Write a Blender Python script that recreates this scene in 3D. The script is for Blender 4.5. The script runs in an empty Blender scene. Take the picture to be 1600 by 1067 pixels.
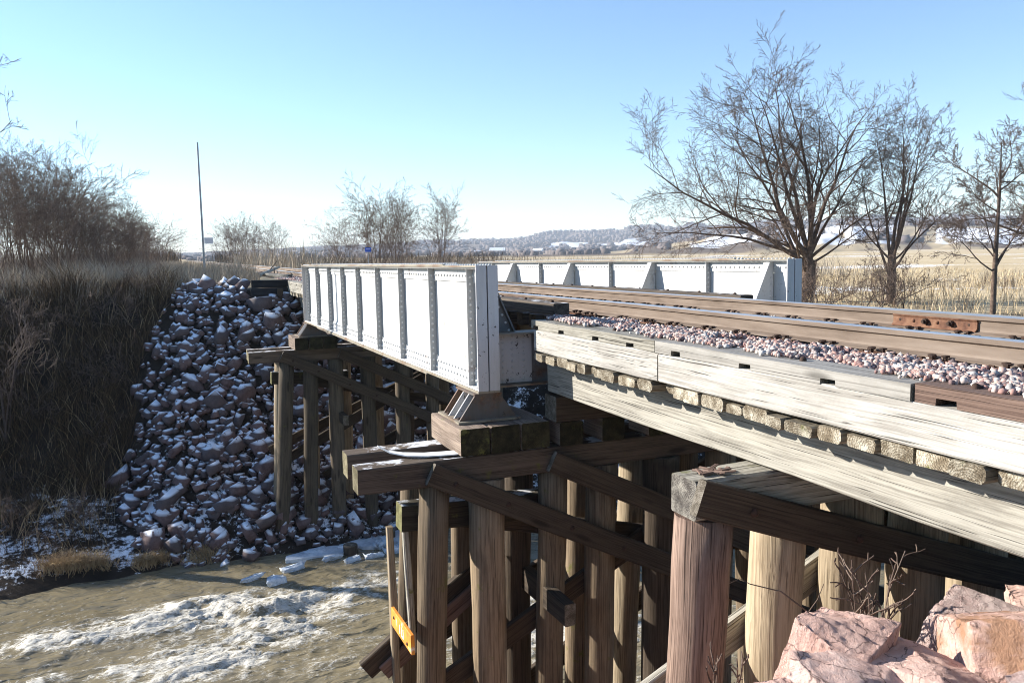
import bpy, bmesh, math, random
import numpy as np
from mathutils import Matrix, Vector

# ------------------------------------------------------------------ camera, sky, sun, exposure
scene = bpy.context.scene
C = scene.collection
cam_d = bpy.data.cameras.new('camera'); cam = bpy.data.objects.new('camera', cam_d); C.objects.link(cam)
cam_d.sensor_fit = 'HORIZONTAL'; cam_d.sensor_width = 36.0; cam_d.lens = 36.0 * 1291.0 / 1600.0
cam_d.clip_start = 0.05; cam_d.clip_end = 20000.0
# x = across the bridge (to the right), y = along the bridge (away), z = up, eye at the origin
cam.matrix_world = Matrix(((0.9231, 0.0570, -0.3804, 0), (-0.3842, 0.0921, -0.9186, 0), (-0.0174, 0.9941, 0.1070, 0), (0, 0, 0, 1)))
scene.camera = cam
SUN = Vector((-1.0, 0.80, 0.55)).normalized()
world = bpy.data.worlds.new('World'); scene.world = world; world.use_nodes = True
wn = world.node_tree; bg = wn.nodes['Background']
sky = wn.nodes.new('ShaderNodeTexSky'); sky.sky_type = 'NISHITA'; sky.sun_disc = False
sky.sun_elevation = math.asin(SUN.z); sky.sun_rotation = math.atan2(SUN.x, SUN.y) % (2 * math.pi)
sky.air_density = 1.0; sky.dust_density = 0.0; sky.ozone_density = 3.6; sky.altitude = 400
wn.links.new(sky.outputs[0], bg.inputs[0]); bg.inputs[1].default_value = 0.088
sun_d = bpy.data.lights.new('sun', 'SUN'); sun_d.energy = 4.4; sun_d.angle = math.radians(0.53); sun_d.color = (1.0, 0.94, 0.85)
sun_o = bpy.data.objects.new('sun', sun_d); C.objects.link(sun_o)
sun_o.rotation_euler = (-SUN).to_track_quat('-Z', 'Y').to_euler()
vs = scene.view_settings; vs.view_transform = 'Standard'; vs.look = 'None'; vs.exposure = 1.45; vs.gamma = 1.0; vs.use_curve_mapping = False
try:
    scene.cycles.max_bounces = 6; scene.cycles.transparent_max_bounces = 6; scene.cycles.use_denoising = True; scene.cycles.filter_width = 1.0
except Exception:
    pass
rng = np.random.default_rng(7); rnd = random.Random(7)

# ------------------------------------------------------------------ noise helpers
def _h(ix, iy, s):
    n = (ix.astype(np.int64) * 374761393 + iy.astype(np.int64) * 668265263 + s * 982451653) & 0x7fffffff
    n = ((n ^ (n >> 13)) * 1274126177) & 0x7fffffff
    return ((n ^ (n >> 16)) & 0xffff) / 65535.0
def vnoise(x, y, s=0):
    x = np.asarray(x, float); y = np.asarray(y, float)
    ix = np.floor(x); iy = np.floor(y); fx = x - ix; fy = y - iy
    fx = fx * fx * fx * (fx * (fx * 6 - 15) + 10); fy = fy * fy * fy * (fy * (fy * 6 - 15) + 10)
    a = _h(ix, iy, s); b = _h(ix + 1, iy, s); c = _h(ix, iy + 1, s); d = _h(ix + 1, iy + 1, s)
    return (a + (b - a) * fx) * (1 - fy) + (c + (d - c) * fx) * fy
def fbm(x, y, s=0, o=4):
    t = 0; a = .5; k = 0
    for i in range(o):
        t = t + a * vnoise(x, y, s + i * 17); k += a; a *= .5; x = x * 2.03 + 5.3; y = y * 2.03 + 1.7
    return t / k
def sstep(a, b, x):
    t = np.clip((x - a) / (b - a), 0, 1); return t * t * (3 - 2 * t)

# ------------------------------------------------------------------ material helpers
def nd(nt, typ, ins=None, **kw):
    n = nt.nodes.new(typ)
    for k, v in kw.items(): setattr(n, k, v)
    for k, v in (ins or {}).items():
        s = n.inputs[k]
        if isinstance(v, bpy.types.NodeSocket): nt.links.new(v, s)
        else: s.default_value = v
    return n
def mth(nt, op, a, b=0.0, clamp=False):
    n = nd(nt, 'ShaderNodeMath', {0: a, 1: b}, operation=op, use_clamp=clamp); return n.outputs[0]
def mixc(nt, f, a, b, bt='MIX'):
    n = nt.nodes.new('ShaderNodeMix'); n.data_type = 'RGBA'; n.blend_type = bt
    for k, v in ((0, f), (6, a), (7, b)):
        if isinstance(v, bpy.types.NodeSocket): nt.links.new(v, n.inputs[k])
        else: n.inputs[k].default_value = v if k == 0 else (*v[:3], 1)
    return n.outputs[2]
def ramp(nt, f, stops, interp='LINEAR'):
    n = nt.nodes.new('ShaderNodeValToRGB'); n.color_ramp.interpolation = interp
    e = n.color_ramp.elements
    while len(e) < len(stops): e.new(0.5)
    for el, (p, c) in zip(e, stops):
        el.position = p; el.color = (*c[:3], 1) if not isinstance(c, (int, float)) else (c, c, c, 1)
    nt.links.new(f, n.inputs[0]); return n.outputs[0]
def noise(nt, vec, scale, detail=4, rough=.55, dist=0.0):
    return nd(nt, 'ShaderNodeTexNoise', {'Vector': vec, 'Scale': scale, 'Detail': detail, 'Roughness': rough, 'Distortion': dist}).outputs[0]
def vmul(nt, v, s):
    return nd(nt, 'ShaderNodeVectorMath', {0: v, 1: s}, operation='MULTIPLY').outputs[0]
def vadd(nt, v, s):
    return nd(nt, 'ShaderNodeVectorMath', {0: v, 1: s}, operation='ADD').outputs[0]
def newmat(name):
    m = bpy.data.materials.new(name); m.use_nodes = True
    nt = m.node_tree; b = nt.nodes['Principled BSDF']; return m, nt, b
def setin(nt, b, k, v):
    if isinstance(v, bpy.types.NodeSocket): nt.links.new(v, b.inputs[k])
    else: b.inputs[k].default_value = v
def bump(nt, b, h, strength=.3, dist=.01):
    n = nd(nt, 'ShaderNodeBump', {'Height': h, 'Strength': strength, 'Distance': dist}); nt.links.new(n.outputs[0], b.inputs['Normal'])
def snowmask(nt, amount, scale=3.0, lo=.55):
    g = nt.nodes.new('ShaderNodeNewGeometry')
    sep = nd(nt, 'ShaderNodeSeparateXYZ', {0: g.outputs['Normal']})
    up = nd(nt, 'ShaderNodeMapRange', {0: sep.outputs[2], 1: lo, 2: lo + .25}).outputs[0]
    nz = noise(nt, g.outputs['Position'], scale, 5, .65)
    k = nd(nt, 'ShaderNodeMapRange', {0: nz, 1: .68 - amount * .4, 2: .74 - amount * .4}).outputs[0]
    return mth(nt, 'MULTIPLY', up, k)
SNOWC = (.86, .89, .93)

def wood(name, light, dark, crack=.6, moss=0.0, snow=0.0, endl=None, endd=None, stain=.4, bumpy=.5):
    m, nt, b = newmat(name)
    tc = nt.nodes.new('ShaderNodeTexCoord'); oi = nt.nodes.new('ShaderNodeObjectInfo')
    rv = mth(nt, 'MULTIPLY', oi.outputs['Random'], 71.0)
    cv = nd(nt, 'ShaderNodeCombineXYZ', {0: rv, 1: rv, 2: rv}).outputs[0]
    p = vadd(nt, tc.outputs['Object'], cv)
    wob = noise(nt, vmul(nt, p, (.9, 3, 3)), 1.3, 2)
    wv = nd(nt, 'ShaderNodeCombineXYZ', {0: 0.0, 1: mth(nt, 'MULTIPLY', wob, .022), 2: mth(nt, 'MULTIPLY', wob, .028)}).outputs[0]
    q = vadd(nt, p, wv)
    g1 = noise(nt, vmul(nt, q, (.35, 52, 52)), 1.6, 5, .62)
    g2 = noise(nt, vmul(nt, q, (.55, 95, 95)), 1.0, 2, .6)
    g3 = noise(nt, vmul(nt, q, (1.6, 16, 16)), 1.0, 5, .7)
    big = noise(nt, vmul(nt, p, (.9, 2.6, 2.6)), 1.4, 6, .68)
    gm = mth(nt, 'ADD', mth(nt, 'MULTIPLY', g1, .62), mth(nt, 'MULTIPLY', g3, .38))
    col = ramp(nt, gm, [(.34, dark), (.45, tuple(.35 * l + .65 * d for l, d in zip(light, dark))), (.52, tuple(.75 * l + .25 * d for l, d in zip(light, dark))), (.64, light)])
    col = mixc(nt, nd(nt, 'ShaderNodeMapRange', {0: big, 1: .50, 2: .66, 4: stain}).outputs[0], col, tuple(d * .8 + .01 for d in dark))
    crk = nd(nt, 'ShaderNodeMapRange', {0: g2, 1: .61, 2: .66, 4: crack}).outputs[0]
    col = mixc(nt, crk, col, tuple(d * .22 for d in dark))
    # knots
    vo = nd(nt, 'ShaderNodeTexVoronoi', {'Vector': vmul(nt, q, (1.0, 4.2, 4.2)), 'Scale': 1.0}).outputs[0]
    kn = nd(nt, 'ShaderNodeMapRange', {0: vo, 1: .09, 2: .16, 3: .7, 4: 0.0}).outputs[0]
    col = mixc(nt, kn, col, tuple(d * .45 for d in dark))
    # end grain
    g = nt.nodes.new('ShaderNodeNewGeometry')
    nl = nd(nt, 'ShaderNodeVectorTransform', {0: g.outputs['Normal']}, vector_type='NORMAL', convert_from='WORLD', convert_to='OBJECT').outputs[0]
    sp = nd(nt, 'ShaderNodeSeparateXYZ', {0: nl})
    isend = nd(nt, 'ShaderNodeMapRange', {0: mth(nt, 'ABSOLUTE', sp.outputs[0]), 1: .6, 2: .8}).outputs[0]
    off = nd(nt, 'ShaderNodeCombineXYZ', {0: 0.0, 1: mth(nt, 'MULTIPLY', oi.outputs['Random'], .16), 2: mth(nt, 'SUBTRACT', .12, mth(nt, 'MULTIPLY', oi.outputs['Random'], .2))}).outputs[0]
    rg = nd(nt, 'ShaderNodeTexWave', {'Vector': vmul(nt, vadd(nt, tc.outputs['Object'], off), (0, 1, 1)), 'Scale': 22.0, 'Distortion': 7.0, 'Detail': 4.0, 'Detail Scale': 1.5}, wave_type='RINGS', rings_direction='X').outputs[1]
    en = noise(nt, p, 9.0, 6, .7)
    el = endl or light; ed = endd or dark
    ecol = ramp(nt, mth(nt, 'ADD', mth(nt, 'MULTIPLY', rg, .10), mth(nt, 'MULTIPLY', en, .92)), [(.25, tuple(x * .4 for x in ed)), (.45, ed), (.68, el)])
    col = mixc(nt, isend, col, ecol)
    if moss > 0:
        mn = noise(nt, p, 5.0, 6, .7)
        mk = nd(nt, 'ShaderNodeMapRange', {0: mn, 1: .62 - moss * .2, 2: .72 - moss * .2, 4: .8}).outputs[0]
        col = mixc(nt, mk, col, (.13, .13, .035))
    tint = nd(nt, 'ShaderNodeMapRange', {0: oi.outputs['Random'], 3: .72, 4: 1.22}).outputs[0]
    col = mixc(nt, 1.0, col, nd(nt, 'ShaderNodeCombineColor', {0: tint, 1: tint, 2: tint}).outputs[0], 'MULTIPLY')
    if snow > 0:
        col = mixc(nt, snowmask(nt, snow, 4.0, .85), col, SNOWC)
    setin(nt, b, 'Base Color', col); b.inputs['Roughness'].default_value = .86; b.inputs['Specular IOR Level'].default_value = .2
    h = mth(nt, 'SUBTRACT', mth(nt, 'ADD', g1, mth(nt, 'MULTIPLY', en, .25)), mth(nt, 'MULTIPLY', crk, 1.2))
    bump(nt, b, h, bumpy, .012)
    return m

def paint(name, base, rustamt, chips=.4, dirt=.25):
    m, nt, b = newmat(name)
    tc = nt.nodes.new('ShaderNodeTexCoord'); P = tc.outputs['Object']
    n1 = noise(nt, P, 2.2, 6, .65); n2 = noise(nt, vmul(nt, P, (9, 9, .8)), 1.5, 4, .6); n3 = noise(nt, P, 26, 5, .7); n4 = noise(nt, P, 5, 5, .65)
    col = mixc(nt, nd(nt, 'ShaderNodeMapRange', {0: n2, 1: .48, 2: .75, 4: dirt}).outputs[0], base, tuple(x * .55 for x in base[:2]) + (base[2] * .42,))
    rk = nd(nt, 'ShaderNodeMapRange', {0: n1, 1: .66 - rustamt * .3, 2: .80 - rustamt * .3, 4: .75}).outputs[0]
    rust = ramp(nt, n3, [(.3, (.05, .022, .012)), (.55, (.16, .075, .035)), (.75, (.28, .17, .09))])
    col = mixc(nt, rk, col, rust)
    n5 = noise(nt, vmul(nt, P, (22, 22, .9)), 1.0, 3, .6); n6 = noise(nt, vmul(nt, P, (1.2, 1.2, .9)), 1.6, 3, .6)
    run = mth(nt, 'MULTIPLY', nd(nt, 'ShaderNodeMapRange', {0: n5, 1: .60, 2: .72}).outputs[0], nd(nt, 'ShaderNodeMapRange', {0: n6, 1: .50, 2: .66, 4: .55}).outputs[0])
    col = mixc(nt, run, col, (.24, .15, .085))
    ck = nd(nt, 'ShaderNodeMapRange', {0: mth(nt, 'MULTIPLY', n3, mth(nt, 'ADD', n4, .45)), 1: .66 - chips * .12, 2: .69 - chips * .12}).outputs[0]
    col = mixc(nt, ck, col, (.055, .045, .04))
    setin(nt, b, 'Base Color', col); b.inputs['Roughness'].default_value = .6; b.inputs['Specular IOR Level'].default_value = .3
    bump(nt, b, mth(nt, 'SUBTRACT', n3, ck), .12, .004)
    return m

def simple(name, stops, scale, rough=.8, bumpk=.2, detail=5, metal=0.0, snow=0.0, sscale=3.0, island=0.0, coords='Object', stretch=None, slo=.55, spec=.25, bd=.01):
    m, nt, b = newmat(name)
    tc = nt.nodes.new('ShaderNodeTexCoord'); P = tc.outputs[coords]
    if stretch: P = vmul(nt, P, stretch)
    f = noise(nt, P, scale, detail, .62); h = f
    if island > 0:
        gi = nt.nodes.new('ShaderNodeNewGeometry')
        f = mth(nt, 'ADD', mth(nt, 'MULTIPLY', f, 1 - island), mth(nt, 'MULTIPLY', gi.outputs['Random Per Island'], island))
    col = ramp(nt, f, stops)
    if snow > 0: col = mixc(nt, snowmask(nt, snow, sscale, slo), col, SNOWC)
    setin(nt, b, 'Base Color', col); b.inputs['Roughness'].default_value = rough; b.inputs['Metallic'].default_value = metal
    b.inputs['Specular IOR Level'].default_value = spec
    if bumpk > 0: bump(nt, b, h, bumpk, bd)
    return m

ORD = 'first second third fourth fifth sixth seventh eighth ninth tenth eleventh twelfth thirteenth fourteenth fifteenth sixteenth seventeenth eighteenth nineteenth'.split()
ORD += ['twentieth'] + ['twenty-' + o_ for o_ in ORD[:9]] + ['thirtieth'] + ['thirty-' + o_ for o_ in ORD[:9]] + ['fortieth'] + ['forty-' + o_ for o_ in ORD[:9]] + ['fiftieth'] + ['fifty-' + o_ for o_ in ORD[:9]]
M = {}
M['bleached'] = wood('bleached_timber', (.43, .41, .372), (.21, .194, .17), crack=.95, stain=.45, bumpy=.3, endl=(.40, .37, .31), endd=(.18, .16, .125))
M['bleached_rough'] = wood('weathered_timber', (.42, .395, .335), (.16, .145, .115), crack=.9, stain=.5, bumpy=.8, moss=.1, endl=(.30, .28, .24), endd=(.09, .08, .07))
M['brown'] = wood('brown_timber', (.20, .135, .105), (.075, .045, .036), crack=.7, stain=.3)
M['stringer'] = wood('grey_stringer_timber', (.38, .36, .31), (.17, .155, .13), crack=.95, stain=.6, bumpy=.4)
M['plankend'] = wood('deck_plank_timber', (.32, .28, .21), (.12, .10, .07), crack=.8, moss=.08, stain=.4, endl=(.58, .53, .42), endd=(.17, .135, .09), bumpy=1.0)
M['dark'] = wood('creosoted_timber', (.092, .070, .050), (.032, .023, .016), crack=.6, stain=.5, endl=(.26, .23, .19), endd=(.09, .075, .055))
M['capwood'] = wood('dark_cap_timber', (.155, .118, .088), (.055, .04, .03), crack=.6, stain=.4, snow=.45, moss=.10, endl=(.26, .23, .15), endd=(.10, .085, .045))
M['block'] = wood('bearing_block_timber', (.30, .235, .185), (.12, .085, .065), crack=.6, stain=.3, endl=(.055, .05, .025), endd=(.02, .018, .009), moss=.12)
M['girtwood'] = wood('mossy_girt_timber', (.07, .06, .04), (.025, .02, .015), crack=.6, stain=.3, endl=(.20, .19, .09), endd=(.09, .085, .035), moss=.2, snow=.5)
M['pile'] = wood('pile_timber', (.27, .205, .135), (.092, .066, .043), crack=.7, stain=.4, moss=.03)
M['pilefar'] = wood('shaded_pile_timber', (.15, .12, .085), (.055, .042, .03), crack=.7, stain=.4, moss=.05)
M['pilelight'] = wood('pale_pile_timber', (.42, .34, .235), (.18, .135, .085), crack=.6, stain=.35)
M['pilered'] = wood('reddish_pile_timber', (.40, .28, .215), (.125, .078, .06), crack=.85, stain=.5)
M['black'] = wood('black_bulkhead_timber', (.03, .03, .032), (.01, .01, .011), crack=.4, snow=.15)
M['tie'] = wood('tie_timber', (.12, .098, .078), (.04, .032, .026), crack=.8, snow=.3)
M['white'] = paint('white_girder_paint', (.56, .555, .54), .10, .12, .10)
M['stiff'] = paint('shaded_stiffener_paint', (.33, .335, .335), .14, .2, .2)  # same white girder paint, darkened to put the stiffeners' shade into the colour
M['whitedirtyshade'] = paint('chipped_shaded_white_paint', (.46, .45, .45), .22, .35, .3)  # chipped dirty white, its base greyed to carry the end posts' shade
M['steelshade'] = paint('grimy_shaded_steel_paint', (.15, .145, .145), .3, .5, .4)  # white paint darkened for the girder's shade on near knees and floor beams
M['flange'] = paint('rusting_flange_paint', (.25, .22, .17), .55, .3, .4)
M['shoe'] = paint('rusted_bearing_paint', (.11, .10, .092), .75, .5, .5)
M['rail'] = simple('rusty_rail_steel', [(.3, (.10, .072, .053)), (.5, (.165, .125, .096)), (.7, (.215, .17, .135))], 9, .75, .15, metal=.1, stretch=(1, .15, 1))
M['railhead'] = simple('polished_rail_steel', [(.3, (.55, .54, .52)), (.7, (.72, .71, .69))], 20, .30, .02, metal=.9, stretch=(1, .05, 1))
M['jointbar'] = simple('rusty_joint_bar_steel', [(.3, (.075, .034, .021)), (.5, (.15, .072, .042)), (.7, (.21, .115, .068))], 14, .8, .2)
M['iron'] = simple('dark_rusted_iron', [(.3, (.018, .012, .009)), (.6, (.06, .033, .022))], 30, .8, .2)
M['ballast'] = simple('ballast_stone', [(.15, (.14, .11, .11)), (.30, (.36, .20, .17)), (.44, (.46, .33, .28)), (.58, (.32, .30, .285)), (.72, (.54, .50, .46)), (.88, (.42, .29, .25))], 16, .85, .2, island=.85, snow=.10, sscale=4)
M['ballastbed'] = simple('ballast_bed', [(.3, (.07, .052, .048)), (.55, (.20, .15, .135)), (.75, (.28, .24, .22))], 18, .9, .8, snow=.40, sscale=1.6, slo=.4, bd=.03)

def rockmat(name, stops, snow, scale=3.2, stain=0.0, fine=.35, grey=0.0, cracks=0.0):
    m, nt, b = newmat(name)
    tc = nt.nodes.new('ShaderNodeTexCoord'); oi = nt.nodes.new('ShaderNodeObjectInfo'); gi = nt.nodes.new('ShaderNodeNewGeometry')
    rv = mth(nt, 'MULTIPLY', oi.outputs['Random'], 37.0)
    P = vadd(nt, tc.outputs['Object'], nd(nt, 'ShaderNodeCombineXYZ', {0: rv, 1: rv, 2: rv}).outputs[0])
    n1 = noise(nt, P, scale, 6, .62, .4); n2 = noise(nt, P, scale * 9, 5, .7)
    f = mth(nt, 'ADD', mth(nt, 'MULTIPLY', n1, .5), mth(nt, 'MULTIPLY', n2, .36))
    f = mth(nt, 'ADD', f, mth(nt, 'MULTIPLY', mth(nt, 'ADD', oi.outputs['Random'], gi.outputs['Random Per Island']), .08))
    col = ramp(nt, f, stops)
    if stain > 0:
        ns = noise(nt, P, 1.7, 4, .6, .8)
        col = mixc(nt, nd(nt, 'ShaderNodeMapRange', {0: ns, 1: .47, 2: .62, 4: stain}).outputs[0], col, (.30, .15, .065))
    vo = nd(nt, 'ShaderNodeTexVoronoi', {'Vector': vadd(nt, P, vmul(nt, nd(nt, 'ShaderNodeTexNoise', {'Vector': P, 'Scale': scale * 1.2, 'Detail': 4.0}).outputs[1], (.35, .35, .35))), 'Scale': scale * .75}, feature='DISTANCE_TO_EDGE').outputs[0]
    if grey > 0:
        gk = nd(nt, 'ShaderNodeMapRange', {0: mth(nt, 'FRACT', mth(nt, 'MULTIPLY', mth(nt, 'ADD', oi.outputs['Random'], gi.outputs['Random Per Island']), 7.3)), 1: .35, 2: .6, 4: grey}).outputs[0]
        col = mixc(nt, gk, col, mixc(nt, n2, (.035, .035, .04), (.13, .125, .13)))
    ckm = None
    if cracks > 0:
        ckm = nd(nt, 'ShaderNodeMapRange', {0: mth(nt, 'ADD', vo, mth(nt, 'MULTIPLY', mth(nt, 'SUBTRACT', n2, .5), .05)), 1: .0, 2: .022, 3: cracks, 4: 0.0}).outputs[0]
        col = mixc(nt, ckm, col, (.07, .04, .035))
    if snow > 0: col = mixc(nt, snowmask(nt, snow, 4.5, .60), col, SNOWC)
    setin(nt, b, 'Base Color', col); b.inputs['Roughness'].default_value = .8; b.inputs['Specular IOR Level'].default_value = .25
    n9 = noise(nt, P, scale * 34, 4, .75)
    bump(nt, b, mth(nt, 'ADD', mth(nt, 'ADD', mth(nt, 'MULTIPLY', n2, .7), n1), mth(nt, 'MULTIPLY', n9, .25)), fine * 1.5, .04)
    return m
PINK = [(.28, (.20, .115, .095)), (.40, (.46, .285, .235)), (.52, (.60, .405, .34)), (.66, (.66, .50, .44))]
M['riprap'] = rockmat('quartzite_riprap', [(.28, (.05, .034, .032)), (.42, (.11, .072, .066)), (.55, (.175, .117, .108)), (.7, (.24, .18, .165))], .82, fine=.12, grey=.6)
M['boulder'] = rockmat('pink_quartzite', PINK, 0, 2.6, cracks=.75, fine=.5)
M['boulder_orange'] = rockmat('stained_quartzite', PINK, 0, 2.6, cracks=.75, fine=.5, stain=.75)
M['boulder_pale'] = rockmat('pale_quartzite', [(.28, (.20, .12, .11)), (.45, (.42, .29, .26)), (.6, (.56, .45, .41))], 0, 3.5, cracks=.7, fine=.5)
M['ice'] = simple('river_ice', [(.3, (.40, .46, .52)), (.5, (.62, .68, .74)), (.7, (.82, .86, .90))], 5, .35, .25, spec=.5)
M['bark'] = simple('brown_bark', [(.3, (.05, .034, .026)), (.55, (.12, .082, .06)), (.75, (.21, .155, .115))], 8, .9, .5)
M['twig'] = simple('winter_twig', [(.2, (.055, .038, .031)), (.55, (.125, .087, .068)), (.9, (.22, .17, .135))], 2, .85, 0, island=.6)
M['twiggrey'] = simple('grey_winter_twig', [(.2, (.06, .042, .034)), (.55, (.135, .096, .076)), (.9, (.24, .18, .14))], 2, .85, 0, island=.6)
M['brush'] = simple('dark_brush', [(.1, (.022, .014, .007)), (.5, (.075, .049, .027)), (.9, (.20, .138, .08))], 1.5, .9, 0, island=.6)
M['meadow'] = simple('golden_meadow_grass', [(.1, (.28, .205, .115)), (.5, (.50, .39, .235)), (.9, (.62, .52, .34))], 1.2, .9, 0, island=.6)
M['drygrass'] = simple('dry_grass', [(.1, (.15, .12, .09)), (.5, (.33, .275, .21)), (.9, (.48, .42, .33))], 1.2, .9, 0, island=.6)
M['tuft'] = simple('straw_tuft', [(.1, (.22, .14, .07)), (.5, (.46, .33, .18)), (.9, (.60, .48, .30))], 1.2, .9, 0, island=.6)
M['galv'] = simple('galvanised_steel', [(.3, (.26, .27, .28)), (.7, (.38, .39, .40))], 6, .5, .05, metal=.5)
M['plate'] = simple('faded_sign_back', [(.3, (.70, .66, .66)), (.7, (.78, .74, .73))], 5, .6, 0)
M['blue'] = simple('blue_sign_enamel', [(.3, (.02, .08, .42)), (.7, (.03, .11, .50))], 5, .5, 0)
M['signwhite'] = simple('white_sign_paint', [(.3, (.75, .75, .75)), (.7, (.82, .82, .82))], 5, .5, 0)
M['orange'] = simple('orange_board_paint', [(.30, (.30, .13, .05)), (.42, (.62, .22, .03)), (.62, (.72, .30, .05)), (.72, (.75, .62, .48))], 7, .7, .15, stretch=(1, 1, 1))
M['strip'] = simple('white_bent_strip', [(.3, (.70, .70, .68)), (.7, (.84, .84, .82))], 3, .5, .05)
M['hillwood'] = simple('bare_far_woods', [(.1, (.105, .088, .085)), (.5, (.135, .112, .105)), (.9, (.17, .14, .125))], .02, .95, 0, island=.6)
M['house'] = simple('farm_white_wall', [(.3, (.7, .7, .68)), (.7, (.8, .8, .78))], 1, .7, 0)
M['roof'] = simple('farm_roof', [(.3, (.3, .3, .32)), (.7, (.5, .5, .52))], 1, .8, 0, snow=.6)

# ------------------------------------------------------------------ object helpers
def link(name, me, mat=None, parent=None, kind=None, mw=None):
    o = bpy.data.objects.new(name, me); C.objects.link(o)
    if mat is not None and me is not None and not me.materials: me.materials.append(M[mat] if isinstance(mat, str) else mat)
    if parent is not None: o.parent = parent
    if kind: o['kind'] = kind
    if mw is not None: o.matrix_local = mw
    return o
def tag(o, label, cat, group=None):
    o['label'] = label; o['category'] = cat
    if group: o['group'] = group
    return o
def empty(name, loc=(0, 0, 0), label=None, cat=None, group=None):
    o = bpy.data.objects.new(name, None); o.empty_display_size = .2; C.objects.link(o); o.location = loc
    if label: tag(o, label, cat, group)
    return o
def pym(name, v, f, smooth=False):
    me = bpy.data.meshes.new(name); me.from_pydata([tuple(map(float, a)) for a in v], [], [tuple(map(int, a)) for a in f]); me.update()
    if smooth: me.polygons.foreach_set('use_smooth', [True] * len(me.polygons))
    return me
def trimesh(name, V, F, smooth=False):
    """V (n,3) F (m,3|4) numpy, fast"""
    me = bpy.data.meshes.new(name); V = np.asarray(V, np.float32); F = np.asarray(F, np.int32)
    k = F.shape[1]
    me.vertices.add(len(V)); me.vertices.foreach_set('co', V.ravel())
    me.loops.add(F.size); me.loops.foreach_set('vertex_index', F.ravel())
    me.polygons.add(len(F)); me.polygons.foreach_set('loop_start', np.arange(0, F.size, k, dtype=np.int32)); me.polygons.foreach_set('loop_total', np.full(len(F), k, np.int32))
    if smooth: me.polygons.foreach_set('use_smooth', np.ones(len(F), bool))
    me.update(calc_edges=True); me.validate(); return me
def attr(me, name, vals):
    a = me.attributes.new(name, 'FLOAT', 'POINT'); a.data.foreach_set('value', np.asarray(vals, np.float32))
def frame(p0, p1, up=(0, 0, 1)):
    p0 = Vector(p0); p1 = Vector(p1); x = (p1 - p0); L = x.length; x.normalize(); u = Vector(up)
    if abs(x.dot(u)) > .98: u = Vector((0, 1, 0))
    y = u.cross(x).normalized(); z = x.cross(y)
    return Matrix(((x.x, y.x, z.x, p0.x), (x.y, y.y, z.y, p0.y), (x.z, y.z, z.z, p0.z), (0, 0, 0, 1))), L
def beam_mesh(name, L, w, h, n=1, ch=.012, jit=.0):
    """timber, local x along its length, centred on the axis, chamfered arrises, a little uneven"""
    a, b = w / 2, h / 2
    sec = [(-a + ch, -b), (a - ch, -b), (a, -b + ch), (a, b - ch), (a - ch, b), (-a + ch, b), (-a, b - ch), (-a, -b + ch)]
    V, F = [], []
    for i in range(n + 1):
        x = L * i / n
        e = ch * .7 if i in (0, n) else 0
        dy, dz = (rnd.gauss(0, jit), rnd.gauss(0, jit)) if 0 < i < n else (0, 0)
        for (y, z) in sec:
            s = 1 - e / max(a, b) if e else 1
            V.append((x, y * s + dy + rnd.gauss(0, jit * .5), z * s + dz + rnd.gauss(0, jit * .5)))
    for i in range(n):
        for k in range(8):
            q = i * 8 + k; r = i * 8 + (k + 1) % 8
            F.append((q, q + 8, r + 8, r)[::-1])
    F.append(tuple(range(8))[::-1]); F.append(tuple(n * 8 + k for k in range(8)))
    me = pym(name, V, F); return me
def timber(name, p0, p1, w, h, mat, parent=None, n=3, jit=.003, ch=.012, up=(0, 0, 1)):
    mw, L = frame(p0, p1, up)
    return link(name, beam_mesh(name, L, w, h, n, ch, jit), mat, parent, mw=mw)
def box_v(x0, x1, y0, y1, z0, z1):
    return [(x0, y0, z0), (x1, y0, z0), (x1, y1, z0), (x0, y1, z0), (x0, y0, z1), (x1, y0, z1), (x1, y1, z1), (x0, y1, z1)]
BF = [(0, 3, 2, 1), (4, 5, 6, 7), (0, 1, 5, 4), (1, 2, 6, 5), (2, 3, 7, 6), (3, 0, 4, 7)]
class MB:
    def __init__(s): s.v = []; s.f = []
    def box(s, *a): b = len(s.v); s.v += box_v(*a); s.f += [tuple(b + i for i in q) for q in BF]; return s
    def prism(s, poly, axis, a, b):
        """poly in the plane normal to axis (0,1,2), extruded from a to b"""
        n0 = len(s.v); n = len(poly)
        for t in (a, b):
            for (u, w) in poly:
                s.v.append((t, u, w) if axis == 0 else (u, t, w) if axis == 1 else (u, w, t))
        A = [n0 + i for i in range(n)]; B = [n0 + n + i for i in range(n)]
        area = sum(poly[i][0] * poly[(i + 1) % n][1] - poly[(i + 1) % n][0] * poly[i][1] for i in range(n))
        flip = (area > 0) == (axis != 1)
        cap0 = A[::-1] if flip else A; cap1 = B if flip else B[::-1]
        s.f.append(tuple(cap0)); s.f.append(tuple(cap1))
        for i in range(n):
            j = (i + 1) % n
            q = (A[i], A[j], B[j], B[i]); s.f.append(q if flip else q[::-1])
        return s
    def build(s, name, mat, parent=None, kind=None, loc=None):
        o = link(name, pym(name, s.v, s.f), mat, parent, kind)
        if loc is not None: o.location = loc
        return o
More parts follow.
